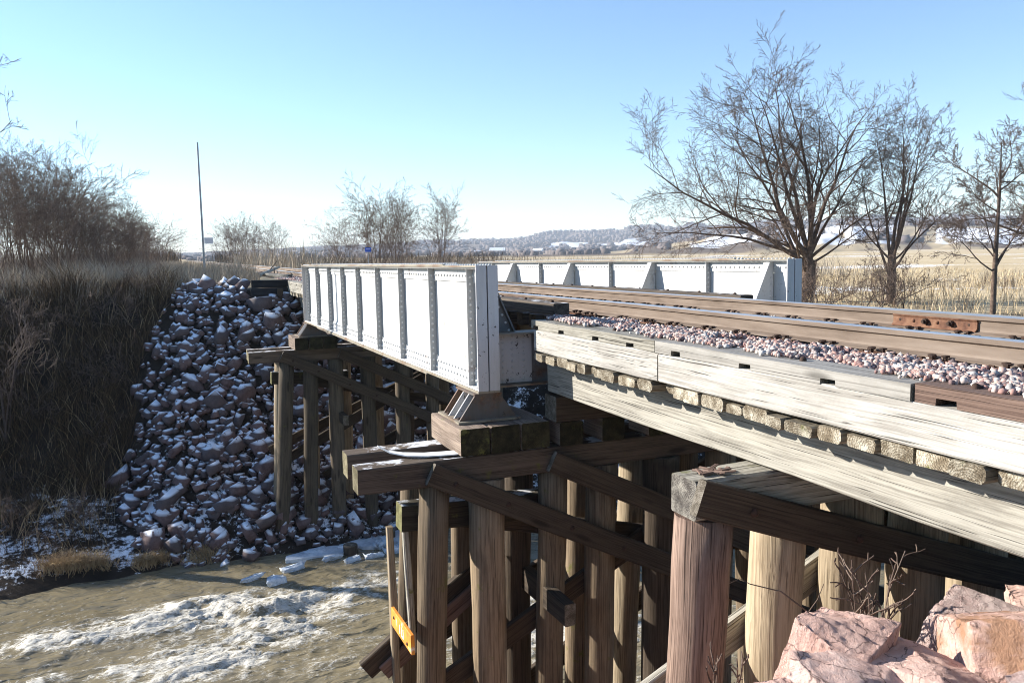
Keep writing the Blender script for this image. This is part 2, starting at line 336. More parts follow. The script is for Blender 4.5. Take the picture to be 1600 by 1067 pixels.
def pile(name, top, bot, r0, r1, mat, parent, sides=16, n=9):
    mw, L = frame(top, bot, (0, 1, 0))
    V, F = [], []
    ph = rnd.random() * 6; oval = rnd.uniform(.94, 1.0)
    lob = [(rnd.uniform(.01, .035), rnd.randint(2, 5), rnd.random() * 6) for _ in range(3)]
    bx = by = 0
    for i in range(n + 1):
        t = i / n; r = r0 + (r1 - r0) * t
        bx += rnd.gauss(0, .008); by += rnd.gauss(0, .008)
        for k in range(sides):
            a = 2 * math.pi * k / sides
            rr = r * (1 + sum(am * math.sin(m * a + p + t * 1.5) for am, m, p in lob) + rnd.gauss(0, .008))
            V.append((L * t, bx + rr * math.cos(a), by + oval * rr * math.sin(a)))
    for i in range(n):
        for k in range(sides):
            k2 = (k + 1) % sides; F.append((i * sides + k, i * sides + k2, (i + 1) * sides + k2, (i + 1) * sides + k))
    F = [f[::-1] for f in F]
    F.append(tuple(range(sides))); F.append(tuple(n * sides + k for k in range(sides))[::-1])
    me = pym(name, V, F, True)
    me.polygons[-1].use_smooth = False; me.polygons[-2].use_smooth = False
    return link(name, me, mat, parent, mw=mw)
def domes(pts, axis, r, h=.6, k=6):
    """rivet heads: pts (n,3), outward axis vector"""
    ax = np.array(axis, float); t = np.array((0, 0, 1.)) if abs(ax[2]) < .9 else np.array((1., 0, 0))
    u = np.cross(ax, t); u /= np.linalg.norm(u); w = np.cross(ax, u)
    an = np.arange(k) * 2 * np.pi / k
    ring = np.cos(an)[:, None] * u + np.sin(an)[:, None] * w
    loc = np.concatenate([ring * r, ring * r * .72 + ax * r * h * .7, (ax * r * h)[None]])
    pts = np.asarray(pts, float); V = (pts[:, None] + loc[None]).reshape(-1, 3)
    f = []
    for i in range(k):
        j = (i + 1) % k; f += [(i, j, k + j), (i, k + j, k + i), (k + i, k + j, 2 * k)]
    f = np.array(f); F = (np.arange(len(pts))[:, None, None] * (2 * k + 1) + f[None]).reshape(-1, 3)
    return V, F
def join(parts):
    V, F, o = [], [], 0
    for v, f in parts:
        V.append(v); F.append(f + o); o += len(v)
    return np.concatenate(V), np.concatenate(F)
def hull_rock(seed, npts=14, sx=1, sy=.8, sz=.6):
    r = np.random.default_rng(seed); bm = bmesh.new()
    c8 = np.array([(a, b, c) for a in (-1, 1) for b in (-1, 1) for c in (-1, 1)], float) * r.uniform(.45, 1.0, (8, 3))
    Q = r.normal(size=(max(2, npts - 8), 3)); Q /= np.linalg.norm(Q, axis=1)[:, None]
    P = np.concatenate([c8, Q]) * np.array([sx, sy, sz]) * .72
    for p in P: bm.verts.new(p)
    res = bmesh.ops.convex_hull(bm, input=bm.verts)
    bmesh.ops.delete(bm, geom=[g for g in res['geom_interior'] if isinstance(g, bmesh.types.BMVert)], context='VERTS')
    bmesh.ops.triangulate(bm, faces=bm.faces)
    bmesh.ops.recalc_face_normals(bm, faces=bm.faces)
    bm.verts.index_update()
    V = np.array([v.co[:] for v in bm.verts]); F = np.array([[v.index for v in f.verts] for f in bm.faces]); bm.free()
    return V, F
def rot_mats(n, r, tilt=6.3):
    a = r.uniform(0, 2 * np.pi, n); b = r.uniform(-tilt, tilt, n); c = r.uniform(-tilt, tilt, n)
    ca, sa, cb, sb, cc, sc = np.cos(a), np.sin(a), np.cos(b), np.sin(b), np.cos(c), np.sin(c)
    Z = np.zeros(n); O = np.ones(n)
    Rz = np.stack([ca, -sa, Z, sa, ca, Z, Z, Z, O], 1).reshape(n, 3, 3)
    Ry = np.stack([cb, Z, sb, Z, O, Z, -sb, Z, cb], 1).reshape(n, 3, 3)
    Rx = np.stack([O, Z, Z, Z, cc, -sc, Z, sc, cc], 1).reshape(n, 3, 3)
    return Rz @ Ry @ Rx
def scatter(variants, pos, size, r, tilt=6.3):
    parts = []; idx = r.integers(0, len(variants), len(pos)); Rm = rot_mats(len(pos), r, tilt)
    for k, (v, f) in enumerate(variants):
        s = np.where(idx == k)[0]
        if not len(s): continue
        V = np.einsum('nij,vj->nvi', Rm[s], v) * np.asarray(size)[s][:, None, None] + pos[s][:, None]
        F = (np.arange(len(s))[:, None, None] * len(v) + f[None]).reshape(-1, 3)
        parts.append((V.reshape(-1, 3), F))
    return join(parts)
def blades(base, h, w, lean, r, bend=.5, la=None):
    """grass stalks: two-quad strips that bend over"""
    n = len(base); a = r.uniform(0, 2 * np.pi, n); la = r.uniform(0, 2 * np.pi, n) if la is None else la
    d = np.stack([np.cos(a), np.sin(a), np.zeros(n)], 1) * (w[:, None] / 2)
    L = np.stack([np.cos(la), np.sin(la), np.zeros(n)], 1) * (lean * r.uniform(.2, 1, n) * h)[:, None]
    up = np.array([0, 0, 1.])
    m = base + L * .35 + up * (h * .55)[:, None]; t = base + L + up * (h * (1 - bend * .3 * r.uniform(0, 1, n)))[:, None]
    V = np.stack([base - d, base + d, m - d * .8, m + d * .8, t], 1).reshape(-1, 3)
    f = np.array([(0, 1, 3), (0, 3, 2), (2, 3, 4)]); F = (np.arange(n)[:, None, None] * 5 + f[None]).reshape(-1, 3)
    return V, F

# ------------------------------------------------------------------ terrain
WATER = -7.0
def yc(x): return 13.2 - .35 * np.maximum(0, x - 9) + np.minimum(12.0, .12 * np.minimum(0, x + 5) ** 2)  # off-view bank at left bends away, shaped so low sun reaches the tufts
def ground(x, y):
    x = np.asarray(x, float); y = np.asarray(y, float)
    d = y - np.where(np.abs(x) < 70, yc(np.clip(x, -60, 70)), yc(np.clip(x, -60, 70)))
    n1 = fbm(x * .35, y * .35, 3) - .5; n2 = fbm(x * 1.7, y * 1.7, 9) - .5
    plat = -1.0 - 1.6 * sstep(8.6, 13.5, x) - .4 * sstep(-3, -14, x)
    e_ = d - 6.5; lw = sstep(.3, -1.6, x) * sstep(-60, -20, x)
    far = -7.0 + .80 * e_ * (1 - lw) + lw * (.34 * np.minimum(e_, 3.4) + 1.15 * np.maximum(e_ - 3.4, 0)) + .8 * n1 * (1 - .6 * lw)
    kk = .25
    farz = -np.log(np.exp(-np.clip(far, -12, 4) / kk) + np.exp(-plat / kk)) * kk
    near = -7.0 - 1.0 * (d + 5.6) + .4 * n1
    nplat = -1.72 - .5 * sstep(1.2, 2.6, y) - .5 * sstep(3.3, 3.8, x) * sstep(8.5, 8, x)
    nearz = -np.log(np.exp(-np.clip(near, -12, 4) / kk) + np.exp(-nplat / kk)) * kk
    z = np.maximum(np.where(d > 0, farz, nearz), -8.3)
    z = z + .14 * n1 + .10 * n2
    # rail embankment beyond the bridge
    emb = sstep(2.2, 3.3, x) * sstep(9.2, 8.0, x) * sstep(26.8, 27.4, y)
    z = z * (1 - emb) + (-.83 + .02 * n2) * emb
    far_field = sstep(60, 400, np.hypot(x, y))
    return z + far_field * (2.0 * (fbm(x * .004, y * .004, 21) - .5))
def axis_grid(fine0, fine1, step, lo, hi, gr=1.16):
    c = list(np.arange(fine0, fine1 + 1e-6, step)); s = step; a = fine0; L = []
    while a > lo: s *= gr; a -= s; L.append(a)
    s = step; b = fine1; R = []
    while b < hi: s *= gr; b += s; R.append(b)
    return np.array(L[::-1] + c + R)
gx = axis_grid(-7, 10, .22, -4500, 4500, 1.13); gy = axis_grid(-1.5, 30, .22, -400, 5000, 1.11)
GX, GY = np.meshgrid(gx, gy); GZ = ground(GX, GY)
nx, ny = len(gx), len(gy)
I = np.arange(nx * ny).reshape(ny, nx)
F = np.stack([I[:-1, :-1], I[:-1, 1:], I[1:, 1:], I[1:, :-1]], -1).reshape(-1, 4)
gme = trimesh('ground', np.stack([GX, GY, GZ], -1).reshape(-1, 3), F, True)
dd = GY - yc(np.clip(GX, -60, 70))
bank = sstep(5.5, 7, dd) * sstep(17, 14, dd) * (np.abs(GX) < 60)
field = sstep(14, 17, dd)
fs = fbm(GX * .05, GY * .05, 31)
snow = bank * np.clip(.44 - .34 * sstep(9, 11, dd), 0, 1) + field * sstep(.50, .66, fs) * .55 * sstep(9, 13, GX)
attr(gme, 'snow', snow.ravel()); attr(gme, 'field', field.ravel())
m, nt, b = newmat('winter_ground')
tc = nt.nodes.new('ShaderNodeTexCoord'); P = tc.outputs['Object']
sa = nd(nt, 'ShaderNodeAttribute', attribute_name='snow').outputs['Fac']; fa = nd(nt, 'ShaderNodeAttribute', attribute_name='field').outputs['Fac']
n1 = noise(nt, P, 1.4, 8, .68); n2 = noise(nt, P, .08, 6, .6); n3 = noise(nt, P, 9, 5, .7)
soil = ramp(nt, n1, [(.3, (.014, .011, .009)), (.55, (.038, .029, .022)), (.75, (.085, .066, .048))])
straw = ramp(nt, mth(nt, 'ADD', mth(nt, 'MULTIPLY', n1, .5), mth(nt, 'MULTIPLY', n2, .5)), [(.32, (.30, .22, .125)), (.48, (.50, .39, .235)), (.66, (.60, .49, .32))])
col = mixc(nt, fa, soil, straw)
sm = nd(nt, 'ShaderNodeMapRange', {0: mth(nt, 'ADD', mth(nt, 'MULTIPLY', n1, .7), mth(nt, 'MULTIPLY', n3, .3)), 1: .56, 2: .61}).outputs[0]
sm = nd(nt, 'ShaderNodeMapRange', {0: mth(nt, 'ADD', mth(nt, 'ADD', mth(nt, 'MULTIPLY', n1, .6), mth(nt, 'MULTIPLY', n3, .4)), mth(nt, 'MULTIPLY', sa, .35)), 1: .66, 2: .72}).outputs[0]
sm = mth(nt, 'MULTIPLY', sm, nd(nt, 'ShaderNodeMapRange', {0: sa, 1: .02, 2: .2}).outputs[0])
setin(nt, b, 'Base Color', mixc(nt, sm, col, SNOWC)); b.inputs['Roughness'].default_value = .95; b.inputs['Specular IOR Level'].default_value = .1
bump(nt, b, mth(nt, 'ADD', n1, mth(nt, 'MULTIPLY', n3, .5)), .6, .06)
M['ground'] = m
link('ground', gme, 'ground', kind='structure')

# far hills across the valley: a polar sheet rising out of the plain
th = np.radians(np.linspace(-4, 66, 420)); rr = np.concatenate([np.linspace(380, 1100, 60), np.linspace(1130, 3600, 60)])
TH, RR = np.meshgrid(th, rr); TD = np.degrees(TH)
kp = np.array([-4, 1, 6, 10, 14, 18, 22, 26, 30, 33, 38, 44, 50, 56, 66.])
Afar = np.interp(TD, kp, [10, 12, 18, 26, 31, 38, 45, 55, 63, 64, 56, 52, 50, 48, 46.])
Anear = np.interp(TD, kp, [0, 0, 0, 0, 0, 0, 0, 0, 2, 9, 19, 25, 22, 15, 14.])
rough = fbm(TD * .35, RR * .0035, 5, 4)
HZ = -7.0 + 4.4 * sstep(380, 430, RR) + Afar * sstep(1300, 2900, RR + 500 * (rough - .5)) * (.75 + .5 * rough) + Anear * sstep(430, 980, RR + 160 * (rough - .5)) * (.7 + .6 * rough)
HX, HY = RR * np.sin(TH), RR * np.cos(TH)
I = np.arange(HX.size).reshape(HX.shape)
F = np.stack([I[:-1, :-1], I[:-1, 1:], I[1:, 1:], I[1:, :-1]], -1).reshape(-1, 4)[:, ::-1]
hme = trimesh('hills', np.stack([HX, HY, HZ], -1).reshape(-1, 3), F, True)
def patch(t0, t1, r0, r1, soft=.8): return sstep(t0 - soft, t0, TD) * sstep(t1 + soft, t1, TD) * sstep(r0 - 60, r0, RR) * sstep(r1 + 60, r1, RR)
hs = np.maximum.reduce([patch(25.5, 31.5, 1500 + 60 * 0, 2050), patch(40.5, 47, 600, 900) * .8, patch(50, 58, 620, 760), patch(35, 39, 640, 800) * .7, patch(8, 11, 2200, 2500)])
hs = hs * sstep(.30, .42, fbm(TD * .8, RR * .006, 44))
ht = sstep(.52, .60, fbm(TD * .5 + 3, RR * .004, 12)) * (RR < 1150)
attr(hme, 'snow', hs.ravel()); attr(hme, 'tan', np.maximum(ht, sstep(520, 440, RR)).ravel())
m, nt, b = newmat('far_hillside')
tc = nt.nodes.new('ShaderNodeTexCoord'); P = tc.outputs['Object']
n1 = noise(nt, P, .03, 6, .65); n2 = noise(nt, P, .15, 4, .7)
sa = nd(nt, 'ShaderNodeAttribute', attribute_name='snow').outputs['Fac']; ta = nd(nt, 'ShaderNodeAttribute', attribute_name='tan').outputs['Fac']
col = ramp(nt, n1, [(.3, (.10, .082, .07)), (.7, (.20, .16, .125))])
col = mixc(nt, ta, col, (.36, .29, .19))
col = mixc(nt, nd(nt, 'ShaderNodeMapRange', {0: mth(nt, 'ADD', sa, mth(nt, 'MULTIPLY', mth(nt, 'SUBTRACT', n2, .5), .8)), 1: .4, 2: .6}).outputs[0], col, (.62, .63, .65))
setin(nt, b, 'Base Color', col); b.inputs['Roughness'].default_value = 1.0; b.inputs['Specular IOR Level'].default_value = 0
M['hill'] = m
link('hills', hme, 'hill', kind='structure')
def hill_z(t, r):
    i = np.clip(np.searchsorted(rr, r), 0, len(rr) - 1); j = np.clip(((t - th[0]) / (th[-1] - th[0]) * (len(th) - 1)).astype(int), 0, len(th) - 1)
    return HZ[i, j], hs[i, j], ht[i, j]
r2 = np.random.default_rng(5)
# bare woods on the hills: one far mass of crowns
lump = []
for s in range(5):
    v, f = hull_rock(100 + s, 11, 1.0, 1.0, 1.1); v = v + np.array([0, 0, .55]); lump.append((v, f))
tt = np.radians(r2.uniform(-3, 60, 30000)); rad = np.where(r2.random(30000) < .35, r2.uniform(620, 1150, 30000), r2.uniform(1250, 3500, 30000))
z, s_, t_ = hill_z(tt, rad)
keep = (s_ < .25) & (t_ < .4) & (fbm(np.degrees(tt) * .9, rad * .006, 77) > np.where(rad < 1200, .50, .36))
tt, rad, z = tt[keep], rad[keep], z[keep]
pos = np.stack([rad * np.sin(tt), rad * np.cos(tt), z - 1.0], 1)
V, F = scatter(lump, pos, np.where(rad < 1200, r2.uniform(2.2, 4.5, len(pos)), r2.uniform(4, 8, len(pos))), r2, .15)
o = link('distant_woods', trimesh('distant_woods', V, F), 'hillwood', kind='stuff'); tag(o, 'grey brown leafless woods covering the far hills', 'woods')

# farm buildings at the foot of the hills
def farm(deg, r, w, d, h, label):
    t = math.radians(deg); x, y = r * math.sin(t), r * math.cos(t); zz = float(hill_z(np.array([t]), np.array([r]))[0][0])
    e = empty('farm_building', (x, y, zz - .3), label, 'building', 'farm buildings under the far hills'); e.rotation_euler.z = -t + rnd.uniform(-.4, .4)
    MB().box(-w / 2, w / 2, -d / 2, d / 2, 0, h).build('wall', 'house', e)
    MB().prism([(-d / 2 - .4, h), (d / 2 + .4, h), (0, h + d * .38)], 0, -w / 2 - .3, w / 2 + .3).build('roof', 'roof', e)
    MB().box(-w * .1, w * .1, -d / 2 - .08, -d / 2, 0, h * .7).build('door', 'iron', e)
farm(21.6, 1190, 22, 11, 6, 'larger white farm building below the far wooded hill')
farm(24.4, 1210, 14, 9, 5, 'smaller white farm building nearest the snowy far field')
farm(20.2, 1170, 9, 7, 4, 'small pale shed at the foot of the far hill')

# ------------------------------------------------------------------ river
fx = axis_grid(-5.5, 9.5, .055, -260, 120, 1.25); fy = axis_grid(8.5, 20.6, .055, -40, 60, 1.3)
WX, WY = np.meshgrid(fx, fy)
def gauss(x0, y0, sx, sy, a): return a * np.exp(-((WX - x0) / sx) ** 2 - ((WY - y0) / sy) ** 2)
hot = (gauss(1.3, 16.5, 1.5, .8, 1.0) + gauss(.2, 17.2, 1.5, .7, .7) + gauss(-1.4, 16.7, 1.7, .55, .75) + gauss(-2.9, 16.9, 1.5, .5, .55) + gauss(.3, 14.7, 1.4, .8, .9)
       + gauss(3.6, 16.7, 1.8, .6, .6) + gauss(4.8, 17.6, 1.2, .5, .7) + gauss(-1.5, 15.0, 1.4, .5, .35) + gauss(7.0, 13.6, 1.6, 1.5, 1.0) + gauss(2.0, 15.5, 1.2, .6, .5) + gauss(-.4, 19.1, 1.3, .22, .35) + gauss(5.2, 14.5, 2, .6, .35) + gauss(.6, 15.8, 4.0, 1.5, .07) + gauss(5.2, 13.6, 2.6, 1.6, .35) + gauss(-2.6, 15.3, 1.4, .35, .30) + gauss(2.4, 13.7, 1.6, .5, .25))
wx, wy = WX + .9 * (fbm(WX * .5, WY * .5, 50) - .5), WY + .9 * (fbm(WX * .5 + 9, WY * .5, 51) - .5) + .14 * WX
n_a = fbm(wx * .9, wy * 2.2, 60, 5); n_b = 1 - np.abs(2 * fbm(wx * 1.6, wy * 3.2, 61, 5) - 1); n_c = 1 - np.abs(2 * fbm(wx * 4.0, wy * 7.0, 63, 3) - 1)
act = np.clip(hot, 0, 1.2)
WZ = WATER + .13 * (n_a - .5) * (.8 + 1.2 * act) + .09 * (fbm(wx * .45, wy * 1.3, 62, 3) - .5) + .08 * act * (n_b ** 3) + .012 * act * n_c ** 2 + .13 * gauss(1.6, 16.5, .55, .4, 1.0) - .10 * gauss(2.3, 16.4, .35, .35, 1.0) + .012 * (fbm(wx * 3, wy * 8, 64, 3) - .5)
n_d = 1 - np.abs(2 * fbm(wx * 2.6 + 7, wy * 4.6, 65, 4) - 1); n_e = fbm(wx * 9, wy * 15, 66, 4)
streak = n_b ** 4 * .75 + n_d ** 5 * .6 + n_c ** 3 * .25
foam = np.clip(act * streak * 1.15 + .3 * act * (n_e - .42) - .09, 0, 1) * 1.55
foam = np.maximum(foam, .6 * sstep(.93, .99, n_b) * sstep(.50, .64, fbm(wx * .35, wy * 1.1, 71)))
foam = np.maximum(foam, .55 * sstep(.95, .995, n_d) * sstep(.45, .6, fbm(wx * .5, wy * 1.5, 72)))
nx, ny = len(fx), len(fy); I = np.arange(nx * ny).reshape(ny, nx)
F = np.stack([I[:-1, :-1], I[:-1, 1:], I[1:, 1:], I[1:, :-1]], -1).reshape(-1, 4)
wme = trimesh('river', np.stack([WX, WY, WZ], -1).reshape(-1, 3), F, True); attr(wme, 'foam', np.clip(foam, 0, 1).ravel())
m, nt, b = newmat('muddy_river')
tc = nt.nodes.new('ShaderNodeTexCoord'); P = tc.outputs['Object']
fa = nd(nt, 'ShaderNodeAttribute', attribute_name='foam').outputs['Fac']
def ridge(v): return mth(nt, 'SUBTRACT', 1.0, mth(nt, 'ABSOLUTE', mth(nt, 'SUBTRACT', mth(nt, 'MULTIPLY', v, 2.0), 1.0)))
Q = vmul(nt, P, (1, 1.9, 1))
l1 = ridge(noise(nt, Q, 2.4, 5, .6, 1.6)); l2 = ridge(noise(nt, Q, 6.5, 4, .6, 1.2)); fn = noise(nt, Q, 14, 3, .6); sp = noise(nt, P, 46, 3, .6)
lace = mth(nt, 'MAXIMUM', mth(nt, 'POWER', l1, 6.0), mth(nt, 'MULTIPLY', mth(nt, 'POWER', l2, 5.0), .85))
fv = mth(nt, 'ADD', mth(nt, 'MULTIPLY', fa, .50), mth(nt, 'MULTIPLY', lace, .40))
fv = mth(nt, 'ADD', fv, mth(nt, 'MULTIPLY', mth(nt, 'SUBTRACT', fn, .5), .75))
fm = nd(nt, 'ShaderNodeMapRange', {0: fv, 1: .46, 2: .80}).outputs[0]
fm = mth(nt, 'MULTIPLY', fm, nd(nt, 'ShaderNodeMapRange', {0: fa, 1: .01, 2: .22}).outputs[0])
big = noise(nt, P, .6, 4, .6)
mud = ramp(nt, big, [(.3, (.165, .138, .085)), (.7, (.225, .19, .122))])
setin(nt, b, 'Base Color', mixc(nt, fm, mud, (.60, .575, .51)))
setin(nt, b, 'Roughness', nd(nt, 'ShaderNodeMapRange', {0: fm, 3: .05, 4: .65}).outputs[0]); b.inputs['IOR'].default_value = 1.33
wv = noise(nt, vmul(nt, P, (1, 2.6, 1)), 2.3, 2, .45, 1.0)
bump(nt, b, mth(nt, 'ADD', wv, mth(nt, 'MULTIPLY', mth(nt, 'MULTIPLY', fn, fm), .22)), .55, .10)
M['water'] = m
link('river', wme, 'water', kind='structure')

# ------------------------------------------------------------------ plate girders
GL, GH = 12.21, 1.37                    # length, depth
def girder(name, loc, tilt, stiff_near, knees, inner, label):
    """local frame: x across, y along, z up from the bottom flange; visible side is -x; knees stand on the side 'inner' (+1 / -1)"""
    e = empty(name, loc, label, 'girder', 'the two riveted bridge girders'); e.rotation_euler.x = tilt
    riv = []; hw = .125
    MB().box(-.006, .006, 0.016, GL - .016, .04, GH - .036).build('web', 'white', e)
    t = MB().box(-hw, hw, .0, GL, GH - .020, GH)
    t.build('top_flange', 'flange', e)
    MB().box(-hw + .012, hw - .012, 1.15, GL - 1.1, GH, GH + .014).build('cover_plate', 'flange', e)
    MB().box(-hw, hw, -.01, GL + .01, 0, .024).build('bottom_flange', 'flange', e)
    MB().box(-hw - .004, hw + .004, 1.9, GL - 1.9, -.018, 0).build('cover_plate', 'flange', e)
    for s in (-1, 1):
        a = MB()
        a.prism([(s * .006, GH - .020), (s * .105, GH - .020), (s * .105, GH - .034), (s * .022, GH - .034), (s * .022, GH - .185), (s * .006, GH - .185)], 1, .02, GL - .02)
        a.build('top_flange_angle', 'white', e)
        a = MB()
        a.prism([(s * .006, .024), (s * .105, .024), (s * .105, .038), (s * .022, .038), (s * .022, .225), (s * .006, .225)], 1, .02, GL - .02)
        a.build('bottom_flange_angle', 'white', e)
    sides = (-1, 1)
    for s in sides:
        for i, y in enumerate(stiff_near):
            if s == inner and i in knees: continue
            k = MB()
            # outstanding leg then the leg lying on the web; the crimped ends step out over the flange angles
            k.prism([(s * .0225, .039), (s * .098, .039), (s * .098, GH - .035), (s * .0225, GH - .035), (s * .0225, GH - .186), (s * .0065, GH - .20), (s * .0065, .24), (s * .0225, .226)], 1, y, y + .014)
            k.box(min(s * .0065, s * .019), max(s * .0065, s * .019), y + .0142, y + .095, .24, GH - .20)
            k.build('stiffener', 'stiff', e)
            zz = np.arange(.10, GH - .08, .076)
            riv.append(domes([(s * (.019 if .23 < q < GH - .2 else .022), y + .055, q) for q in zz], (s, 0, 0), .022, .85))
            riv.append(domes([(s * .06, y, q) for q in zz], (0, -1, 0), .016))
    for yy in (0.0, GL):                # end posts: two angles with the web edge showing between them
        d = 1 if yy == 0 else -1
        k = MB()
        for s in (-1, 1):
            x0, x1 = sorted((s * .008, s * .125)); y0, y1 = sorted((yy - d * .016, yy))
            k.box(x0, x1, y0, y1, .025, GH - .001 if d > 0 else GH - .021)
            x0, x1 = sorted((s * .0225, s * .036)); y0, y1 = sorted((yy, yy + d * .10))
            k.box(x0, x1, y0, y1, .04, GH - .037)
            riv.append(domes([(s * .036, yy + d * .055, q) for q in np.arange(.09, GH - .06, .095)], (s, 0, 0), .017))
        k.build('end_post', 'whitedirtyshade', e)
    # knee braces
    for i in knees:
        y = stiff_near[i]; s = inner
        k = MB()
        k.prism([(s * .023, .25), (s * .60, .25), (s * .12, GH - .05), (s * .023, GH - .05)], 1, y, y + .012)
        dx, dz = .48, GH - .30; ln = math.hypot(dx, dz)
        # flange angle along the sloping edge
        a = [(s * .603, .25), (s * .123, GH - .05)]
        k.prism([(a[0][0], a[0][1]), (a[0][0] + s * .014, a[0][1] + .004), (a[1][0] + s * .014, a[1][1] + .004), (a[1][0], a[1][1])], 1, y - .055, y + .067)
        k.box(*sorted((s * .0235, s * .037)), y + .0125, y + .10, .26, GH - .19)
        k.build('knee_brace', 'white' if inner < 0 else 'steelshade', e)  # near knees use the copy with shade in its colour
        zz = np.arange(.30, GH - .22, .09)
        riv.append(domes([(s * .037, y + .06, q) for q in zz], (s, 0, 0), .017))
        riv.append(domes([(s * .07, y, q) for q in zz], (0, -1, 0), .016))
        riv.append(domes([(s * (.55 - .43 * t), y, .28 + t * (GH - .40)) for t in np.linspace(0, 1, 12)], (0, -1, 0), .016))
    # rivet rows
    ys = np.arange(.14, GL - .1, .112)
    for s in sides:
        riv.append(domes([(s * .022, y, GH - .115) for y in ys], (s, 0, 0), .022, .85))
        riv.append(domes([(s * .07, y, GH - .034) for y in ys], (0, 0, -1), .017))
        riv.append(domes([(s * .022, y, .175) for y in ys], (s, 0, 0), .022, .85))
        riv.append(domes([(s * .022, y + .056, .095) for y in ys], (s, 0, 0), .022, .85))
        riv.append(domes([(s * .078, y + .03, .038) for y in ys], (0, 0, 1), .018))
        riv.append(domes([(s * .075, y, GH + (.014 if 1.2 < y < GL - 1.15 else 0)) for y in np.arange(.1, GL, .085)], (0, 0, 1), .018, .8))
    V, F = join(riv)
    r = link('rivets', trimesh('rivets', V, F, True), 'white', e, 'stuff')
    return e
TILT = -.09 / 12.2
stn = [.36, 1.80, 3.28, 4.70, 6.17, 7.55, 8.94, 10.43, 11.85]
girder('plate_girder', (3.125, 8.22, -1.50), TILT, stn, (0, 2, 4, 6, 8), 1, 'nearer white riveted girder, its sunlit outer face above the water')
girder('plate_girder', (7.93, 9.00, -1.52), TILT, [.39, 1.87, 3.46, 4.99, 6.60, 8.23, 9.74, 11.2, 11.9], (0, 2, 4, 6), -1, 'farther white riveted girder beyond the rails, with sloping knee braces')
# cross beams under the span
for i, y in enumerate((8.52, 11.5, 14.3, 17.1, 20.1)):
    zt = -.88 - .0074 * (y - 8)
    e = empty('floor_beam', (3.135, y, zt - .60), ('grey riveted cross beam at the trestle end between the girders', 'second steel cross beam under the span from the trestle', 'middle steel cross beam under the bridge span', 'fourth steel cross beam under the span from the trestle', 'steel cross beam over the far pile bent')[i], 'beam', 'cross beams under the span')
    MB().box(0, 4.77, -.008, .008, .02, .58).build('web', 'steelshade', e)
    MB().box(0, 4.77, -.13, .13, 0, .02).build('bottom_flange', 'flange', e)
    MB().box(0, 4.77, -.13, .13, .58, .60).build('top_flange', 'flange', e)
    if i == 0:
        MB().box(.0, .62, -.024, -.0085, .03, .57).build('connection_plate', 'whitedirtyshade', e)
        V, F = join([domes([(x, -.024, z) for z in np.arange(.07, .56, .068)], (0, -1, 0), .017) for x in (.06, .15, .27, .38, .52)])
        link('rivets', trimesh('rivets', V, F, True), 'whitedirtyshade', e, 'stuff')
for i, x in enumerate((4.85, 6.35)):
    e = empty('steel_stringer', (x, 8.56, -1.40), 'long steel beam under the ' + ('nearer' if i == 0 else 'farther') + ' rail of the span', 'beam', 'steel beams under the rails')
    e.rotation_euler.x = TILT
    MB().box(-.006, .006, 0, 11.5, .015, .40).build('web', 'flange', e)
    MB().box(-.1, .1, 0, 11.5, .40, .415).build('flange', 'flange', e); MB().box(-.1, .1, 0, 11.5, 0, .015).build('flange', 'flange', e)

# bearing shoes
def shoe(loc, label):
    e = empty('bearing_shoe', loc, label, 'bearing', 'bridge bearings')
    MB().box(-.16, .16, 0, .62, .285, .305).build('top_plate', 'shoe', e)
    MB().box(-.36, .36, -.04, .68, 0, .022).build('base_plate', 'flange', e)
    for y in (.02, .56):
        MB().prism([(-.33, .022), (.33, .022), (.145, .285), (-.145, .285)], 1, y, y + .025).build('end_plate', 'shoe', e)
    for y in (.20, .38):
        MB().prism([(-.33, .022), (.33, .022), (.145, .285), (-.145, .285)], 1, y, y + .02).build('rib', 'whitedirtyshade', e)
    MB().box(-.016, .016, .046, .559, .022, .285).build('centre_plate', 'shoe', e)
    for sx in (-.30, .30):
        V, F = domes([(sx, .12, .022), (sx, .48, .022)], (0, 0, 1), .03, .9)
        link('anchor_bolt', trimesh('anchor_bolt', V, F), 'iron', e)
shoe((3.125, 8.24, -1.81), 'rusty ribbed bearing under the near end of the white girder')
shoe((3.125, 19.80, -1.90), 'rusty ribbed bearing under the far end of the white girder')
shoe((7.93, 9.02, -1.81), 'bearing under the near end of the farther girder')
shoe((7.93, 20.5, -1.90), 'bearing under the far end of the farther girder')

# ------------------------------------------------------------------ timber bents
def bearing_blocks(y0, y1, xs, z0, z1, where):
    for i, (a, b) in enumerate(xs):
        nm = ['outermost', 'middle', 'innermost'][i]
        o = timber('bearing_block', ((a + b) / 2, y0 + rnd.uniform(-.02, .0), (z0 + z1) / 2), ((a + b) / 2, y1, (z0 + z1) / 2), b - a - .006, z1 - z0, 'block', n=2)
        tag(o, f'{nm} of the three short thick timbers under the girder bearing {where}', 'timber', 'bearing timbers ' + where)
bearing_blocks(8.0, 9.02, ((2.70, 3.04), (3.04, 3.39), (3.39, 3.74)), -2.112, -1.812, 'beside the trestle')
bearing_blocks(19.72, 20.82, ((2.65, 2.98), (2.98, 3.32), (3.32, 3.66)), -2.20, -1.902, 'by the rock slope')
bearing_blocks(9.0, 9.95, ((7.5, 7.84), (7.84, 8.18), (8.18, 8.52)), -2.112, -1.812, 'of the farther girder')
